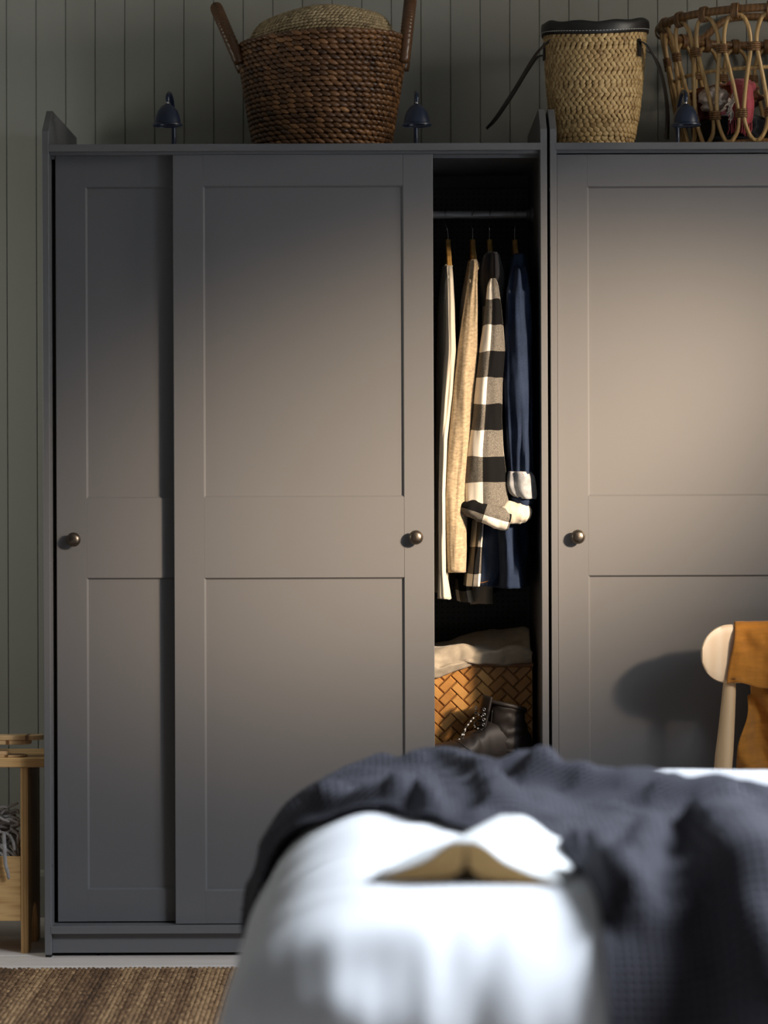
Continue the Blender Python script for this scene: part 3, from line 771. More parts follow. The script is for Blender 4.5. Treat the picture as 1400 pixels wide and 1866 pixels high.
# rolled cuff: bent up and out to the right
def cuff(pts, radii, mat, parent, name, seed, uv=(.188, 1), flat=1.0):
    P = smooth_path(pts, 8); R_ = [interp([(i, r_) for i, r_ in enumerate(radii)], k/8)[0] for k in range(len(P))]
    q = MB(); q.tube(P, R_, 28, flat=flat)
    nv = []
    for k, v in enumerate(q.v):
        v = Vector(v); n_ = N(v.x*55+seed, v.y*55, v.z*55)*.0036+N(v.x*120, v.y*120+seed, v.z*120)*.0016; c_ = P[min(k//28, len(P)-1)]; d_ = (v-c_); d_ = d_.normalized() if d_.length > 1e-6 else Vector((0, 0, 1)); nv.append(tuple(v+d_*n_))
    q.v = nv; q.uv = [(a*uv[0], b*uv[1]) for a, b in q.uv]
    return q.build(name, mat, parent, smooth=True)
cuff([W(846, 924, .05), W(862, 928, .035), W(890, 937, .03), W(915, 945, .032), W(928, 948, .034)], [.013, .021, .026, .027, .023], M['plaid'], g, 'rolled_cuff', 1, (.188, 1.1))
cuff([W(916, 938, .042), W(930, 935, .044), W(948, 934, .046), W(960, 936, .048), W(967, 938, .05)], [.024, .027, .026, .022, .010], M['cream'], g, 'cuff_lining', 5)
sleeve([(1050, 829, 858, -.0), (1075, 830, 860), (1094, 833, 864)], .33, .10, M['plaid'], g, 'shirt_tail', 20, uvs=(.3, 1), voff=.03)
# 4 denim shirt
g = empty('shirt', W(940, 500, .28), 'dark blue denim shirt with turned-back cuff hanging rightmost', 'shirt', 'clothes hanging in the wardrobe')
sleeve([(480, 930, 958, 0, .25), (530, 914, 966, 0, .6), (580, 908, 966, 0, 1), (700, 900, 962), (900, 888, 962), (960, 884, 964), (1030, 880, 966), (1066, 878, 966)], .275, .205, M['denim'], g, 'body', 10, amp=.006)
sleeve([(478, 938, 950, .05, .4), (488, 933, 957, .04, .6), (505, 928, 962, .02), (530, 924, 965, .01), (600, 921, 968), (700, 918, 971), (800, 921, 972), (868, 925, 971)], .06, .034, M['denim'], g, 'sleeve', 11, amp=.012)
sleeve([(520, 925, 960, 0, .6), (600, 922, 962), (900, 920, 962)], .49, .03, M['denim'], g, 'sleeve', 12)
sleeve([(858, 926, 966, .0), (866, 923, 974), (884, 922, 977), (900, 928, 979), (908, 940, 977, .0, .9)], .058, .042, M['denim_pale'], g, 'turned_cuff', 13, amp=.006)
sleeve([(905, 930, 972), (914, 932, 974), (922, 940, 968)], .062, .036, M['denim'], g, 'cuff_edge', 14)
sleeve([(464, 936, 954, 0, .35), (469, 929, 962), (488, 925, 965), (520, 922, 966), (560, 922, 966)], .19, .115, M['denim'], g, 'collar', 34, amp=.006)
# front panel of the denim shirt that swings to the front under the checked cuff
sleeve([(930, 884, 930), (980, 880, 936), (1030, 876, 938), (1050, 875, 930), (1068, 874, 908)], .125, .022, M['denim'], g, 'front_panel', 15, amp=.006)
q = MB()
for k in range(40):
    t = k/40; p = [W(876+62*tt, 1062-24*tt**1.3+0, .1015) for tt in (t, t+.014)]; q.tube(p, .0007, 5)
q.build('stitching', M['ochre'], g)
# dark garment behind, its pale hem peeping out at the bottom
g = empty('dark_garment', W(900, 700, .40), 'pale-hemmed dark garment hanging lowest behind the checked and denim shirts', 'garment', 'clothes hanging in the wardrobe')
sleeve([(600, 880, 912, 0, .3), (700, 872, 930), (1000, 846, 960), (1060, 842, 962), (1080, 841, 905)], .40, .05, M['black_wool'], g, 'body', 18)
sleeve([(1045, 858, 898, 0), (1100, 857, 899, 0)], .335, .03, M['cream'], g, 'hem', 19)

# ------------------------------------------------------------------ bamboo basket, sweater, boot
def bamboo_basket():
    x0, x1 = -.02, a1-.012; z0, z1 = .424, .672; y0, y1 = .185, .470
    r = empty('bamboo_basket', ((x0+x1)/2, (y0+y1)/2, z0), 'golden woven bamboo basket standing on the wardrobe shelf', 'basket')
    MB().box(x0, x1, y0+.005, y1, z0, z1-.004).build('core', M['rattan_dark'], r)
    # herringbone strips: pairs at +-45 degrees clipped to the front face
    u, w_ = .0430, .0215; n = 0
    L = u; s2 = math.sqrt(.5)
    def emit(cx_, cz_, ang):
        ca, sa = math.cos(ang), math.sin(ang)
        poly = []
        hl, hw = L/2-.0006, w_/2-.0006
        for a, b in ((-hl, -hw), (hl, -hw), (hl, hw), (-hl, hw)): poly.append((cx_+a*ca-b*sa, cz_+a*sa+b*ca))
        # clip to the face
        for (ax, lim, sg) in ((0, x0, 1), (0, x1, -1), (1, z0, 1), (1, z1, -1)):
            out = []
            for i in range(len(poly)):
                p, q_ = poly[i-1], poly[i]; dp, dq = (p[ax]-lim)*sg, (q_[ax]-lim)*sg
                if (dp >= 0) != (dq >= 0):
                    t = dp/(dp-dq); out.append((lerp(p[0], q_[0], t), lerp(p[1], q_[1], t)))
                if dq >= 0: out.append(q_)
            poly = out
            if len(poly) < 3: return
        area = abs(sum(poly[i-1][0]*poly[i][1]-poly[i][0]*poly[i-1][1] for i in range(len(poly))))/2
        if area < 6e-5: return
        n_ = len(poly); cxx = sum(p[0] for p in poly)/n_; czz = sum(p[1] for p in poly)/n_
        # crowned strip, ends dipping under their neighbours
        vs = []; t0 = random.uniform(.2, .9)
        for (p_, q_) in poly: vs.append((p_, y0+.006, q_))
        for (p_, q_) in poly:
            vs.append((p_+(cxx-p_)*.04, y0+.0025, q_+(czz-q_)*.04))
        for (p_, q_) in poly:
            vs.append((p_+(cxx-p_)*.16, y0-.0002, q_+(czz-q_)*.16))
        fs = [(i, (i+1) % n_, n_+(i+1) % n_, n_+i) for i in range(n_)]+[(n_+i, n_+(i+1) % n_, 2*n_+(i+1) % n_, 2*n_+i) for i in range(n_)]+[tuple(2*n_+i for i in range(n_))]
        MB().add(vs, fs, None, t0).build('bamboo_strip', M['bamboo'], r)
    ca = sa = s2
    for i in range(-14, 30):
        for j in range(-8, 9):
            ox, oy = i*w_+4*j*w_, i*w_
            for (bx, by, a) in ((ox+w_, oy+w_/2, 0), (ox+3.5*w_, oy+w_, PI/2)):
                emit(x0+(bx*ca-by*sa)+.15, z0+(bx*sa+by*ca)-.1, a+PI/4)
    MB().cbox(Vector((x0-.003, y0-.003, z1-.010)), Vector((x1+.003, y1+.003, z1)), .002).build('rim', M['bamboo'], r)
bamboo_basket()
def sweater():
    q = MB(); x0, x1 = .02, a1-.014
    def fn(u, v):
        x = lerp(x0, x1, u); base = .675
        drop = .040*(1-sm((u-.22)/.38))-.004          # hangs further down over the basket edge on the left
        th = .022+.034*sm((u-.30)/.5)
        pth = [(.181, base-.004-drop), (.170, base+.004-drop*.5), (.172, base+.016), (.20, base+.024+.35*(th-.026)), (.27, base+.030+.8*(th-.026)), (.36, base+th*1.05), (.44, base+th), (.462, base+.012), (.455, base+.002)]
        t = v*(len(pth)-1); i = min(int(t), len(pth)-2); y_, z_ = lerp(pth[i][0], pth[i+1][0], t-i), lerp(pth[i][1], pth[i+1][1], t-i)
        wv = .010*N(u*5, v*4, 2)+.006*N(u*11, v*9, 7)
        fold = .013*math.sin(17*v+5*u+3*N(u*3, v*2, 1))*sm((v-.03)/.1)+.006*math.sin(9*u-24*v)
        return Vector((x, y_-(.6*abs(wv)+.35*fold if v < .5 else 0), z_+wv*.6+(fold*.8 if v > .1 else fold*.3)))
    q.grid(fn, 70, 64, lambda u, v: (u*.35, v*.3)); o = q.build('sweater', M['grey_wool'], smooth=True, loc=(.18, .3, .68))
    s_ = o.modifiers.new('thick', 'SOLIDIFY'); s_.thickness = .004; s_.offset = 1
    tag(o, 'folded grey beige wool sweater lying on the bamboo basket', 'sweater')
sweater()
def boot():
    # local frame: +x toe direction, z up; heading towards camera-left
    r = empty('boot', (.255, .10, .424), 'dark leather lace-up boot with cream sole on the wardrobe shelf', 'boot')
    th = math.radians(204)
    Mt = Matrix.Translation((.256, .098, .4235)) @ Matrix.Rotation(th, 4, 'Z')
    # sections along foot: x, half width, top z
    q = MB(); nsec = 44; nu = 32
    rows = [(-.085, .010, .020, .060), (-.080, .026, .018, .085), (-.065, .034, .016, .105), (-.04, .036, .016, .12), (0, .036, .016, .122), (.03, .036, .016, .118), (.06, .038, .016, .100), (.09, .042, .016, .083), (.12, .046, .016, .074), (.15, .046, .016, .070), (.175, .040, .016, .062), (.195, .026, .017, .050), (.203, .010, .019, .036)]
    def foot(u, v):
        x = lerp(rows[0][0], rows[-1][0], v); hw, zb, zt = interp(rows, x); a = 2*PI*u
        c, s_ = math.cos(a), math.sin(a); y = hw*abs(c)**.8*(1 if c > 0 else -1); z = (zb+zt)/2+(zt-zb)/2*abs(s_)**.8*(1 if s_ > 0 else -1)
        cre = .0022*math.sin(x*190+3*N(x*20, y*30, z*30))*sm((x-.02)/.03)*sm((.12-x)/.03)*(s_ > -.3)
        return Mt @ Vector((x, y*(1+cre*10), z+cre))
    q.grid(foot, nu, nsec, wrapu=True); q.f.append(tuple(range(nu))); q.f.append(tuple(nsec*nu+k for k in range(nu)))
    q.build('vamp', M['boot'], r, smooth=True)
    q = MB(); sh = [(.045, -.028, .050, .038), (.075, -.030, .054, .039), (.100, -.029, .050, .040), (.122, -.026, .047, .042), (.140, -.024, .047, .044), (.150, -.024, .048, .045), (.156, -.024, .048, .044)]
    def shaft(u, v):
        z = lerp(sh[0][0], sh[-1][0], v); xc, hx, hy = interp(sh, z); a = 2*PI*u
        tilt = .012*math.cos(a)*sm((z-.12)/.03)
        wr = .0015*math.sin(z*220+4*N(math.cos(a)*2, math.sin(a)*2, z*30))
        return Mt @ Vector((xc+.006+(hx+wr)*math.cos(a), (hy+wr)*math.sin(a), z+tilt))
    q.grid(shaft, 40, 26, wrapu=True); o = q.build('shaft', M['boot'], r, smooth=True)
    s_ = o.modifiers.new('thick', 'SOLIDIFY'); s_.thickness = .004; s_.offset = -1
    q = MB(); q.tube([Mt @ Vector((-.018+.049*math.cos(a)-.0, .045*math.sin(a), .154+.012*math.cos(a))) for a in [2*PI*k/40 for k in range(40)]], .0055, 10, closed=True); q.build('padded_collar', M['boot'], r, smooth=True)
    # heel counter and toe cap seams
    q = MB()
    q.tube(smooth_path([Mt @ Vector(p) for p in ((-.050, .0365, .018), (-.030, .0385, .045), (-.035, .0385, .075), (-.062, .035, .088))], 6), .0011, 6)
    q.build('seam', M['leather'], r, smooth=True); q = MB()
    q.tube(smooth_path([Mt @ Vector(p) for p in ((.075, .0405, .030), (.095, .0435, .055), (.11, .040, .066), (.115, .02, .074), (.115, 0, .0755))], 6), .0011, 6)
    q.build('seam', M['leather'], r, smooth=True); q = MB()
    q.tube(smooth_path([Mt @ Vector(p) for p in ((.035, .0405, .148), (.040, .0400, .115), (.055, .036, .100), (.075, .020, .094))], 6), .0011, 6)
    q.build('seam', M['leather'], r, smooth=True)
    # sole: cream wedge
    q = MB(); out = []
    for k in range(60):
        a = 2*PI*k/60; 
    xs = [lerp(-.090, .208, i/40) for i in range(41)]
    def hw(x): return interp([(a, b) for a, b, _, _ in rows], x)[0]+.004
    top = [(x, hw(min(max(x, -.085), .203))*(1 if -.088 < x < .206 else .6)) for x in xs]
    loop = [(x, w_) for x, w_ in top]+[(x, -w_) for x, w_ in reversed(top)]
    n_ = len(loop); vs = []
    for z, k in ((.001, .97), (.004, 1.0), (.017, 1.0), (.021, .985)):
        for x, y in loop: vs.append(Mt @ Vector((x, y*k, z)))
    fs = [(j*n_+i, j*n_+(i+1) % n_, (j+1)*n_+(i+1) % n_, (j+1)*n_+i) for j in range(3) for i in range(n_)]+[tuple(range(n_)), tuple(3*n_+i for i in range(n_))]
    q.add(vs, fs); q.build('sole', M['sole'], r, smooth=True, angle=40)
    # tongue
    q = MB(); q.grid(lambda u, v: Mt @ Vector((.052-.02*v+.004*math.cos((u-.5)*PI)-.006*abs(u-.5), (u-.5)*.056, .095+.085*v-.006*abs(u-.5))), 12, 12); o = q.build('tongue', M['boot'], r, smooth=True)
    s_ = o.modifiers.new('thick', 'SOLIDIFY'); s_.thickness = .005; s_.offset = 0
    for k in range(5):
        z = .100+.012*k; 
        for sg in (-1, 1):
            c = Mt @ Vector((.046-.012*(z-.1)*8*.5+.004, sg*.022, z)); q = MB()
            q.tube([c+Vector((.0030*math.cos(2*PI*j/12), -.001, .0030*math.sin(2*PI*j/12))) for j in range(12)], .0010, 6, closed=True); q.build('eyelet', M['steel'], r, smooth=True)
    # laces: crossing rows and two long ends with white flecks
    def lace(pts, flecks, name='lace'):
        P = smooth_path(pts, 8); o = MB().tube(P, .0016, 8).build(name, M['leather'], r, smooth=True)
        if flecks:
            q = MB()
            for i in range(1, len(P)-1, 3): q.tube([P[i], P[i].lerp(P[i+1], .95)], .0020, 6)
            q.build('white_fleck', M['thread'], o)
    for k in range(4):
        z = .098+.014*k; lace([Mt @ Vector((.050-.005*k, -.022, z)), Mt @ Vector((.060-.005*k, 0, z+.008)), Mt @ Vector((.050-.005*k, .022, z+.014))], False); lace([Mt @ Vector((.050-.005*k, .022, z)), Mt @ Vector((.061-.005*k, 0, z+.007)), Mt @ Vector((.050-.005*k, -.022, z+.014))], k % 2 == 0)
    lace([W(865, 1306, .07), W(852, 1322, .055), W(838, 1346, .05), W(824, 1366, .05), W(812, 1382, .055), W(806, 1396, .06)], True, 'lace_end')
    lace([W(850, 1322, .062), W(845, 1340, .05), W(842, 1362, .048), W(843, 1384, .05), W(845, 1402, .055)], True, 'lace_end')
boot()

# ------------------------------------------------------------------ bench on the left
def bench():
    yf, yb = .055, .275; xr = WX(81, yf, 1390); zt, zt0 = WZ(1381.5, yf, 40), WZ(1398.5, yf, 40); xl = xr-.80
    r = empty('pine_bench', (xr-.4, (yf+yb)/2, 0), 'pine bench with a storage tray left of the wardrobe', 'bench')
    MB().cbox(Vector((xl, yf, zt0)), Vector((xr, yb, zt)), .0015).build('bench_top', M['pine'], r)
    for xa, xb in ((WX(37, yf, 1560), WX(50.5, yf, 1560)), (xl+.04, xl+.057)):
        poly = [(yf+.004, 0), (yf+.004, zt0), (yb-.01, zt0), (yb-.01, 0), (yb-.06, 0)]
        for k in range(7):
            a = PI*(k)/6; poly.append(((yf+yb)/2+.0+.055*math.cos(a), .02+.085*math.sin(a)))
        poly.append((yf+.05, 0))
        MB().prism(poly, 'x', xa, xb).build('leg_panel', M['pine_v'], r)
    xa, xb = xl+.057, WX(37, yf, 1560)
    z1, z0 = WZ(1562, yf, 20), WZ(1679, yf, 20)
    MB().cbox(Vector((xa, yf+.005, z0)), Vector((xb, yf+.021, z1)), .001).build('tray_front', M['pine'], r)
    MB().cbox(Vector((xa, yb-.026, z0)), Vector((xb, yb-.010, z1)), .001).build('tray_back', M['pine'], r)
    MB().box(xa, xb, yf+.021, yb-.026, z0+.01, z0+.02).build('tray_bottom', M['pine'], r)
    return xl, xr, yf, yb, zt, z0, z1
bxl, bxr, byf, byb, bzt, bz0, bz1 = bench()
def strip(xe, xw, yc, z0, z1, d, label, rot=0.0, joint=None):
    """thin wooden strip with a rounded right end running out of the frame to the left"""
    pts = [(xw, yc-d/2), (xe-d/2, yc-d/2)]+[(xe-d/2+d/2*math.sin(PI*k/8), yc-d/2*math.cos(PI*k/8)) for k in range(1, 8)]+[(xe-d/2, yc+d/2), (xw, yc+d/2)]
    o = MB().prism(pts, 'z', z0, z1).build('wooden_strip', M['disc'])
    md = o.modifiers.new('edge', 'BEVEL'); md.width = .0015; md.segments = 2; md.limit_method = 'ANGLE'
    if joint:
        MB().box(joint-.004, joint+.004, yc-d/2-.0006, yc+d/2+.0006, z0-.0004, z1+.0004).build('dark_joint', M['rattan_dark'], o)
    return tag(o, label, 'strip', 'thin wooden strips above the bench')
sy = .095
strip(WX(50, sy, 1380), -1.25, sy, bzt, WZ(1376.3, sy-.02, 20), .045, 'thin wooden strip lying directly on the pine bench top', joint=WX(14, sy, 1380))
strip(WX(16, sy, 1373), -1.22, sy, WZ(1376.3, sy-.02, 20), WZ(1369.3, sy-.02, 10), .036, 'short pale wooden strip stacked on the lowest wooden strip')
z2 = WZ(1369.3, sy-.02, 10); zp = WZ(1357, sy-.02, 20); z3 = WZ(1349, sy-.02, 20); z4 = WZ(1340.5, sy-.02, 20)
o = MB().lathe([(0, z2), (.015, z2), (.011, z2+.004), (.011, zp-.004), (.015, zp), (0, zp)], 32).build('wooden_spool', M['disc'], smooth=True, angle=40); o.location = (WX(0, sy, 1360)-.035, sy, 0)
tag(o, 'small wooden spool between the strips on the bench, at the left edge', 'spool')
strip(WX(57.5, sy, 1352), -1.24, sy, zp, z3, .040, 'lower of the two thin wooden strips raised above the bench', joint=WX(16, sy, 1352))
strip(WX(79.5, sy, 1345), -1.26, sy, z3, z4, .044, 'topmost and longest thin wooden strip raised above the bench', joint=WX(51, sy, 1345))
def throw():
    r = empty('wool_throw', (-.93, .16, bz0+.02), 'grey wool throw with thick fringe bundled in the bench tray', 'blanket')
    c = Vector((WX(4, .15, 1530), .165, .20)); q = MB()
    def fn(u, v):
        a = 2*PI*u; b = (v-.5)*PI; d = Vector((math.cos(a)*math.cos(b), math.sin(a)*math.cos(b), math.sin(b))); k = 1+.22*N(d.x*2, d.y*2, d.z*2)+.12*N(d.x*5, d.y*5, d.z*5)
        return Vector((c.x-.052+d.x*.108*k, c.y+d.y*.070*k, c.z-.01+d.z*.085*k))
    q.grid(fn, 48, 30, wrapu=True); q.build('folded_body', M['throw'], r, smooth=True)
    random.seed(11)
    for k in range(60):
        px, py = random.uniform(-14, 32), random.uniform(1474, 1552); y = random.uniform(.085, .13)
        a = random.uniform(-.5, .9) if py < 1520 else random.uniform(-1.2, .1); L = random.uniform(.035, .06)
        p = W(px-12, py, y); d = Vector((math.cos(a), -.15, math.sin(a))); s_ = Vector((0, 0, -.012))
        pts = [p, p+d*L*.35+Vector((0, 0, random.uniform(-.006, .006))), p+d*L*.7+s_*.5, p+d*L+s_]
        xm = WX(35, .08, 1500)
        pts = [Vector((min(t.x, xm-.004), t.y, t.z)) for t in pts]
        MB().tube(smooth_path(pts, 4), [.0036]*9+[.0032]*3+[.0022], 7).build('fringe_strand', M['throw'], r, smooth=True)
    MB().tube(smooth_path([W(7, 1520, .085), W(8, 1540, .06), W(9, 1560, .048), W(10, 1575, .046), W(14, 1590, .046), W(16, 1602, .048)], 5), [.0045]*20+[.004]*5+[.002], 8).build('fringe_strand', M['throw'], r, smooth=True)
    MB().tube(smooth_path([W(18, 1522, .09), W(24, 1535, .075), W(26, 1550, .072)], 5), .004, 8).build('fringe_strand', M['throw'], r, smooth=True)
throw()

# ------------------------------------------------------------------ jute rug
def rug():
    x0, x1, y0, y1 = -1.75, .75, -1.45, WX(0, 0)*0-.178
    random.seed(3); q = MB(); r = empty('jute_rug', ((x0+x1)/2, (y0+y1)/2, 0), 'braided brown jute rug on the pale floor', 'rug')
    MB().box(x0, x1, y0, y1-.004, .0005, .004).build('rug_base', M['jute'], r)
    pitch = .0105; n = int((x1-x0)/pitch); drift = .5
    # individually braided ribs, alternate strand segments leaning left and right
    for i in range(n):
        x = x0+(i+.5)*pitch; drift = min(.85, max(.15, drift+random.uniform(-.22, .22))); vis = (-1.05 < x < .0)
        ylo = -.95 if vis else y0
        seg = .0098 if vis else .03; m = int((y1-ylo)/seg); ph = random.random(); e = random.uniform(-.003, .006)
        for k in range(m):
            y = y1+e-(k+ph*.5)*seg; t = min(1, max(0, drift+random.gauss(0, .17))); sg = 1 if k % 2 else -1
            q.oval(Vector((x+sg*.0012, y, .0068+random.uniform(-.0006, .0008))), Vector((.38*sg, 1, .15)), Vector((0, 0, 1)), seg*1.75, .0092, .0072, 4, 5, t, .55)
        if vis:
            q.oval(Vector((x, (y0+ylo)/2, .005)), Vector((0, 1, 0)), Vector((0, 0, 1)), ylo-y0, .010, .006, 4, 5, drift, .2)
    tag(q.build('braided_ribs', M['jute'], r, smooth=True), kind='stuff')
rug()

# ------------------------------------------------------------------ chair with ochre cloth
def chair():
    yb = -.185; s = FPX/(DIST+yb)
    xL = W(1277.5, 1190, yb).x; xc = xL+.235; z1, z0 = WZ(1139, yb, 1330), WZ(1247, yb, 1330); hz = (z1-z0)/2; zc = (z0+z1)/2
    r = empty('dining_chair', (xc, -.42, 0), 'pale birch chair with rounded backrest standing behind the bed', 'chair')
    def face_y(x): return yb+.055-.055*((x-xc)/.235)**2       # ends curve towards the camera
    q = MB(); nx = 60; th = .018
    def outline(x):
        d = min(x-xL, xc+.235-x); rr = .062
        k = 1.0 if d > rr else math.sqrt(max(0, 1-((rr-d)/rr)**2)); return hz*(.10+.90*k) if d > 0 else 0.001
    vs = []; ring = 16
    for i in range(nx+1):
        t = i/nx; u = .5-.5*math.cos(PI*t); x = lerp(xL, xc+.235, u); h = hz*math.sin(math.acos(max(-1, min(1, 1-2*0))) if False else PI/2)
        d = min(x-xL, xc+.235-x); rr = .070; k = 1.0 if d >= rr else math.sqrt(max(0, 1-((rr-d)/rr)**2.2)); h = max(.0008, hz*k)
        for j in range(ring):
            a = 2*PI*j/ring; cz = math.cos(a); cy = math.sin(a)
            zz_ = zc+h*abs(cz)**.45*(1 if cz > 0 else -1); yy_ = face_y(x)+th/2*min(1, h/.02)*abs(cy)**.6*(1 if cy > 0 else -1)
            vs.append((x, yy_, zz_))
    fs = [(i*ring+j, i*ring+(j+1) % ring, (i+1)*ring+(j+1) % ring, (i+1)*ring+j) for i in range(nx) for j in range(ring)]
    fs += [tuple(range(ring)), tuple(nx*ring+j for j in range(ring))]
    q.add(vs, fs); q.build('backrest', M['birch'], r, smooth=True, angle=50)
    for sg in (-1, 1):
        xt = xc+sg*(xc-W(1334, 1250, yb).x); xb_ = xc+sg*(xc-W(1325, 1410, yb).x+.004); slope = (xb_-xt)
        yt = face_y(xt)+.012
        P = [(xt+slope*.0-.0*sg, yt, z0+.045), (xt, yt-.002, z0+.005), (xt+slope*.5, yt-.006, z0-.10), (xt+slope, yt-.005, z0-.19), (xt+slope*1.15, yt, .40), (xt+slope*1.3, yt+.04, 0.001)]
        P = smooth_path(P, 6); R_ = [interp([(0, .0100), (5, .0135), (10, .0170), (16, .0205), (22, .0205), (30, .013)], k)[0] for k in range(len(P))]
        MB().tube(P, R_, 18).build('rear_leg', M['birch_leg'], r, smooth=True, angle=60)
        xf = xc+sg*.185; P = smooth_path([(xf, -.545, .43), (xf+sg*.004, -.548, .3), (xf+sg*.014, -.555, .001)], 6); MB().tube(P, [lerp(.019, .012, k/(len(P)-1)) for k in range(len(P))], 18).build('front_leg', M['birch_leg'], r, smooth=True, angle=60)
    # seat
    q = MB()
    def st(u, v):
        a = 2*PI*u; c_, s_ = math.cos(a), math.sin(a); hx, hy = .215, .20
        prof = [(0, .428), (.9, .428), (.99, .434), (1, .440), (.985, .446), (.8, .444), (0, .440)]
        t = v*(len(prof)-1); i = min(int(t), len(prof)-2); k = lerp(prof[i][0], prof[i+1][0], t-i); z = lerp(prof[i][1], prof[i+1][1], t-i)
        return Vector((xc+hx*k*abs(c_)**.6*(1 if c_ > 0 else -1), -.37+hy*k*abs(s_)**.6*(1 if s_ > 0 else -1), z))
    q.grid(st, 60, 18, wrapu=True); q.build('seat', M['birch'], r, smooth=True, angle=50)
    # ochre linen draped over the backrest
    q = MB(); xa = W(1331, 1180, yb).x; xz = xc+.21
    zt = z1+.003
    pth = [(-.0145, z0-.002), (-.0150, zc), (-.0145, z1-.012), (-.010, z1+.0015), (0, z1+.005), (.010, z1+.0015), (.0155, z1-.02), (.018, zc), (.020, z0-.03), (.028, z0-.10), (.030, z0-.17), (.034, z0-.26)]
    L = [0]
    for a, b in zip(pth, pth[1:]): L.append(L[-1]+math.hypot(b[0]-a[0], b[1]-a[1]))
    tab = [(l, y_, z_) for l, (y_, z_) in zip(L, pth)]
    def cl(u, v):
        l = v*L[-1]; dy, z = interp(tab, l)
        xs = xa+.010*sm((zc-z)/.05+.3) if l < L[3] else xa+.014
        xs = W(lerp(1342, 1326, sm((z1-z)/(z1-z0))), 1190, yb).x if l < L[3] else lerp(W(1342, 1140, yb).x, W(1378, 1250, yb).x, sm((l-L[4])/(L[8]-L[4])))
        if l > L[8]: xs = W(lerp(1372, 1353, (l-L[8])/(L[10]-L[8])) + 5*math.sin((l-L[8])*40), 1300, yb).x
        x = lerp(xs, xz, u); front = l < L[3]
        wr = .0035*N(x*22, z*14, 3)+.0022*N(x*55+z*20, z*25, 8)
        pleat = .006*math.sin(x*75+3*N(x*9, z*7, 1)+z*25)
        if l < L[2]: dy -= .0015+abs(wr)*1.1+(.5+.5*math.sin(x*70+z*22+3*N(x*14, z*12, 4)))*.009+.004*abs(N(x*40, z*30, 2))
        elif l > L[7]: dy += .012+pleat*2.6*sm((l-L[7])/.06)+wr*2
        else: z += abs(wr)*.5+.001
        zz_ = z+(.010*N(x*12, 5)-.006*(u*3 % 1) if v < .02 else 0)
        return Vector((x, face_y(x)+dy, zz_-(.006*sm(u*3) if l < L[1] else 0)))
    q.grid(cl, 70, 120, lambda u, v: (u*.35, v*L[-1])); o = q.build('ochre_cloth', M['ochre'], smooth=True, loc=(xc, yb, z1))
    s_ = o.modifiers.new('thick', 'SOLIDIFY'); s_.thickness = .0016; s_.offset = 0
    tag(o, 'crumpled ochre linen cloth draped over the birch chair backrest', 'cloth')
chair()

# ------------------------------------------------------------------ bed
TOP = .595; RB = .19
UL = -.012; VN, VF = -2.90, -1.55                  # limits of the flat top (left end, near side, far side)
def roundbox(u, v, off=0.0):
    """point of the duvet-covered block for unrolled coordinates u, v; off lifts along the normal"""
    ou = min(0, u-UL); ov = 0
    if v < VN: ov = v-VN
    elif v > VF: ov = v-VF
    L = math.hypot(ou, ov); bx, by = max(u, UL), min(max(v, VN), VF)
    if L < 1e-9: return Vector((bx, by, TOP+off))
    dx, dy = ou/L, ov/L; q = RB*PI/2
    if L < q:
        a = L/RB; h = math.sin(a)*(RB+off); z = TOP-RB+math.cos(a)*(RB+off)
    else:
        e = L-q; h = RB+off+.06*e; z = TOP-RB-e
    return Vector((bx+dx*h, by+dy*h, z))
def bed():
    r = empty('bed', (.9, -2.18, 0), 'bed in the foreground under the white duvet', 'bed')
    MB().cbox(Vector((-.11, -3.02, .20)), Vector((1.86, -1.58, .44)), .04).build('mattress', M['mattress'], r)
    MB().cbox(Vector((-.10, -3.01, .12)), Vector((1.85, -1.59, .20)), .005).build('bed_base', M['birch'], r)
    for x in (-.04, 1.79):
        for y in (-2.94, -1.66): MB().lathe([(0, 0), (.022, 0), (.028, .12), (0, .12)], 20, Matrix.Translation((x, y, 0))).build('leg', M['birch'], r, smooth=True, angle=40)
bed()
def duvet_h(u, v):
    h = .005*N(u*3.1, v*3.1, 1)+.002*N(u*7, v*7, 4)+.010
    edge = sm(1-abs(u-UL+.02)/.12)
    h += edge*.006*math.sin(v*52+2.2*N(u*5, v*6, 3))*(.5+.5*N(v*5, 2, 7)+.35)
    k = sm((VN+.02-v)/.22)
    if k > 0: h += k*(.003*math.sin(u*46+3.5*N(u*4, v*3, 2))*(.6+.8*N(u*6, 3, 1))+.003*N(u*14, v*4, 6)+.0035*N(u*38, v*7, 8))
    k = sm((UL-.1-u)/.2)
    if k > 0: h += k*(.007*math.sin(v*25+2*N(v*4, u*2, 1)))
    return h
def duvet():
    q = MB(); nu, nv = 190, 210; u0, u1, v0, v1 = UL-.52, 1.84, VN-.52, VF+.45
    q.grid(lambda a, b: roundbox(lerp(u0, u1, a**1.35), lerp(v0, v1, b), duvet_h(lerp(u0, u1, a**1.35), lerp(v0, v1, b))), nu, nv, lambda a, b: (lerp(u0, u1, a), lerp(v0, v1, b)))
    o = q.build('duvet', M['white_duvet'], smooth=True, loc=(.9, -2.18, TOP))
    tag(o, 'white cotton duvet covering the bed in the foreground', 'duvet')
duvet()
def top_uv(px, py):
    """photo point on the bed top -> unrolled duvet coordinates"""
    pv = 885+(CAMZ-TOP-.02)*FPX/(DIST+VN); z = (CAMZ-TOP-.02)*FPX/(min(py, pv)-885)
    v = z-DIST-(max(0, py-pv))/1450; return (px-710)/FPX*z, v
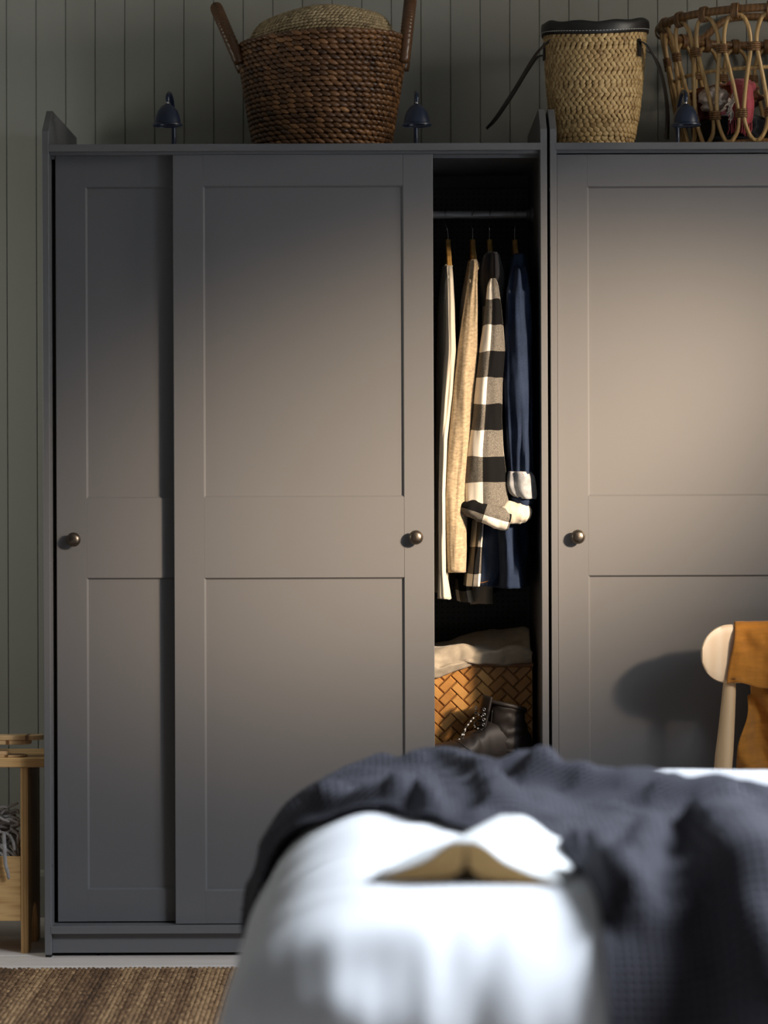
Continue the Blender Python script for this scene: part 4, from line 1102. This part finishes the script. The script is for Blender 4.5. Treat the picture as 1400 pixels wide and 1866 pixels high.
# blanket edges in unrolled coordinates (u, v): far edge and near edge
FAR = [(0, -.56, -1.45), (.14, -.18, -1.46), (.22, -.06, -1.47), (.34, .10, -1.47), (.44, .24, -1.47), (.52, .345, -1.60), (.60, .45, -1.82), (.70, .58, -2.10), (.82, .76, -2.20), (1, 1.5, -2.16)]
NEAR = [(0, -.56, -1.93), (.14, -.20, -1.98), (.20, -.09, -2.12), (.28, .03, -2.16), (.34, .075, -2.30), (.40, .13, -2.40), (.46, .22, -2.58), (.51, .245, -2.78), (.56, .245, -2.98), (.64, .25, -3.48), (.74, .62, -3.52), (1, 1.5, -3.52)]
FOLDS = [([(585, 1440), (640, 1462), (700, 1470), (760, 1440)], .022, .022), ([(480, 1560), (520, 1465), (600, 1425), (700, 1418), (790, 1418), (900, 1420), (1010, 1420)], .003, .050),
         ([(690, 1390), (722, 1378), (760, 1398)], .014, .024), ([(930, 1400), (962, 1382), (992, 1402)], .012, .020),
         ([(740, 1385), (850, 1402), (885, 1445), (925, 1492)], .024, .026), ([(1000, 1405), (985, 1440), (968, 1490)], .013, .028), ([(705, 1478), (765, 1458), (808, 1508)], .022, .020),
         ([(955, 1432), (1010, 1446), (1150, 1462), (1300, 1482), (1400, 1500), (1600, 1530)], .042, .050),
         ([(1010, 1412), (1120, 1425), (1250, 1440), (1400, 1478), (1600, 1505)], .012, .024),
         ([(1085, 1562), (1180, 1556), (1260, 1550), (1400, 1545), (1600, 1560)], .030, .070),
         ([(1075, 1590), (1110, 1650), (1135, 1720)], .044, .028), ([(1310, 1560), (1345, 1660), (1350, 1760), (1345, 1900)], .062, .042),
         ([(1180, 1560), (1150, 1640)], .018, .022), ([(1420, 1560), (1450, 1700), (1460, 1900)], .05, .05)]
FOLDS = [([top_uv(*p) for p in pts], h, w_) for pts, h, w_ in FOLDS]
def smooth_tab(tab, t):
    e = .03; a = [interp(tab, max(0, min(1, t+d*e))) for d in (-1.5, -.75, 0, .75, 1.5)]
    return tuple(sum(x[k] for x in a)/5 for k in range(2))
def fold_height(u, v):
    hh = 0
    for pts, h, w_ in FOLDS:
        best = 1e9
        for (x0, y0), (x1, y1) in zip(pts, pts[1:]):
            dx, dy = x1-x0, y1-y0; t = max(0, min(1, ((u-x0)*dx+(v-y0)*dy)/(dx*dx+dy*dy+1e-9)))
            d = (u-x0-dx*t)**2+(v-y0-dy*t)**2
            if d < best: best = d
        if best < 9*w_*w_: hh += h*math.exp(-(best/(w_*w_))**1.25)
    return hh
def blanket():
    q = MB(); nu, nv = 240, 150
    def uv(a, b):
        f = smooth_tab(FAR, a); n_ = smooth_tab(NEAR, a); return lerp(f[0], n_[0], b), lerp(f[1], n_[1], b)
    def fn(a, b):
        u, v = uv(a, b)
        wu = u+.018*N(u*5, v*5, 11); wv = v+.022*N(u*5, v*5, 15)
        edge = sm(min(b, 1-b)/.09)
        h = .006+duvet_h(u, v)*.9+fold_height(wu, wv)*(.25+.75*edge)
        # heaped strip lying across the far half of the bed
        h += .004*sm((1-b)/.16)*sm(b/.10)*sm((.30-u)/.12)*sm((u+.30)/.12)
        if v < VN+.10:
            k = sm((VN+.10-v)/.22); h += k*.018*math.sin((u-.36)*24+.6)*(.7+.3*N(u*4, 2))
        if u < UL: h += .010*math.sin(v*30)*sm((UL-u)/.15)
        cr = 1-abs(N(u*7+v*2, v*9-u*3, 21))*2.2; cr2 = 1-abs(N(u*13-v*4, v*11+u*6, 41))*2.2
        h += (.008*cr+.006*cr2)*edge*(.35+.65*sm((-1.62-v)/.2))+.005*N(u*19, v*19, 25)*edge
        return roundbox(u, v, max(h, duvet_h(u, v)+.006))
    q.grid(fn, nu, nv, lambda a, b: uv(a, b)); o = q.build('waffle_blanket', M['waffle'], smooth=True, loc=(.3, -2.0, TOP))
    s_ = o.modifiers.new('thick', 'SOLIDIFY'); s_.thickness = .006; s_.offset = 1
    tag(o, 'charcoal waffle-weave blanket thrown across the white duvet', 'blanket')
blanket()
def book():
    # open book face down; spine axis runs away from the camera, slightly to the right
    zf = TOP+.013; f = Vector((.093, -2.815, zf)); th = math.radians(-16)
    r = empty('book', f, 'open white book lying face down on the duvet', 'book')
    ax = Vector((-math.sin(th), math.cos(th), 0)); sd = Vector((math.cos(th), math.sin(th), 0)); L = .250
    R_ = [(0, .050), (.015, .0495), (.028, .043), (.050, .026), (.085, .012), (.118, .003)]
    def prof(side):
        return [(d*side, z) for d, z in R_]
    # page blocks: wedge between cover and a lower inner curve
    for side in (-1, 1):
        tp = prof(side); bt = [(side*.005, .016), (side*.018, .006), (side*.045, .001), (side*.080, .000), (side*.109, .001)]
        tp2 = [(d*.985, z-.0016) for d, z in tp]
        poly = tp2+list(reversed(bt)); n_ = len(poly); vs = []; uvs = []
        for t in (.002, L-.002):
            for d, z in poly: vs.append(f+sd*d+ax*t+Vector((0, 0, z))); uvs.append((d, z*3))
        fs = [(i, (i+1) % n_, n_+(i+1) % n_, n_+i) for i in range(n_)]+[tuple(range(n_)), tuple(range(2*n_-1, n_-1, -1))]
        MB().add(vs, fs, uvs).build('page_block', M['page'], r)
        q = MB(); m = len(tp)
        def cv(u, v, tp=tp):
            t = u*(m-1); i = min(int(t), m-2); d, z = lerp(tp[i][0], tp[i+1][0], t-i), lerp(tp[i][1], tp[i+1][1], t-i); d *= 1.015
            return f+sd*d+ax*(lerp(-.002, L+.002, v))+Vector((0, 0, z+.0006))
        q.grid(cv, 16, 8); o = q.build('cover', M['cover'], r, smooth=True); s_ = o.modifiers.new('thick', 'SOLIDIFY'); s_.thickness = .0012; s_.offset = 0
book()
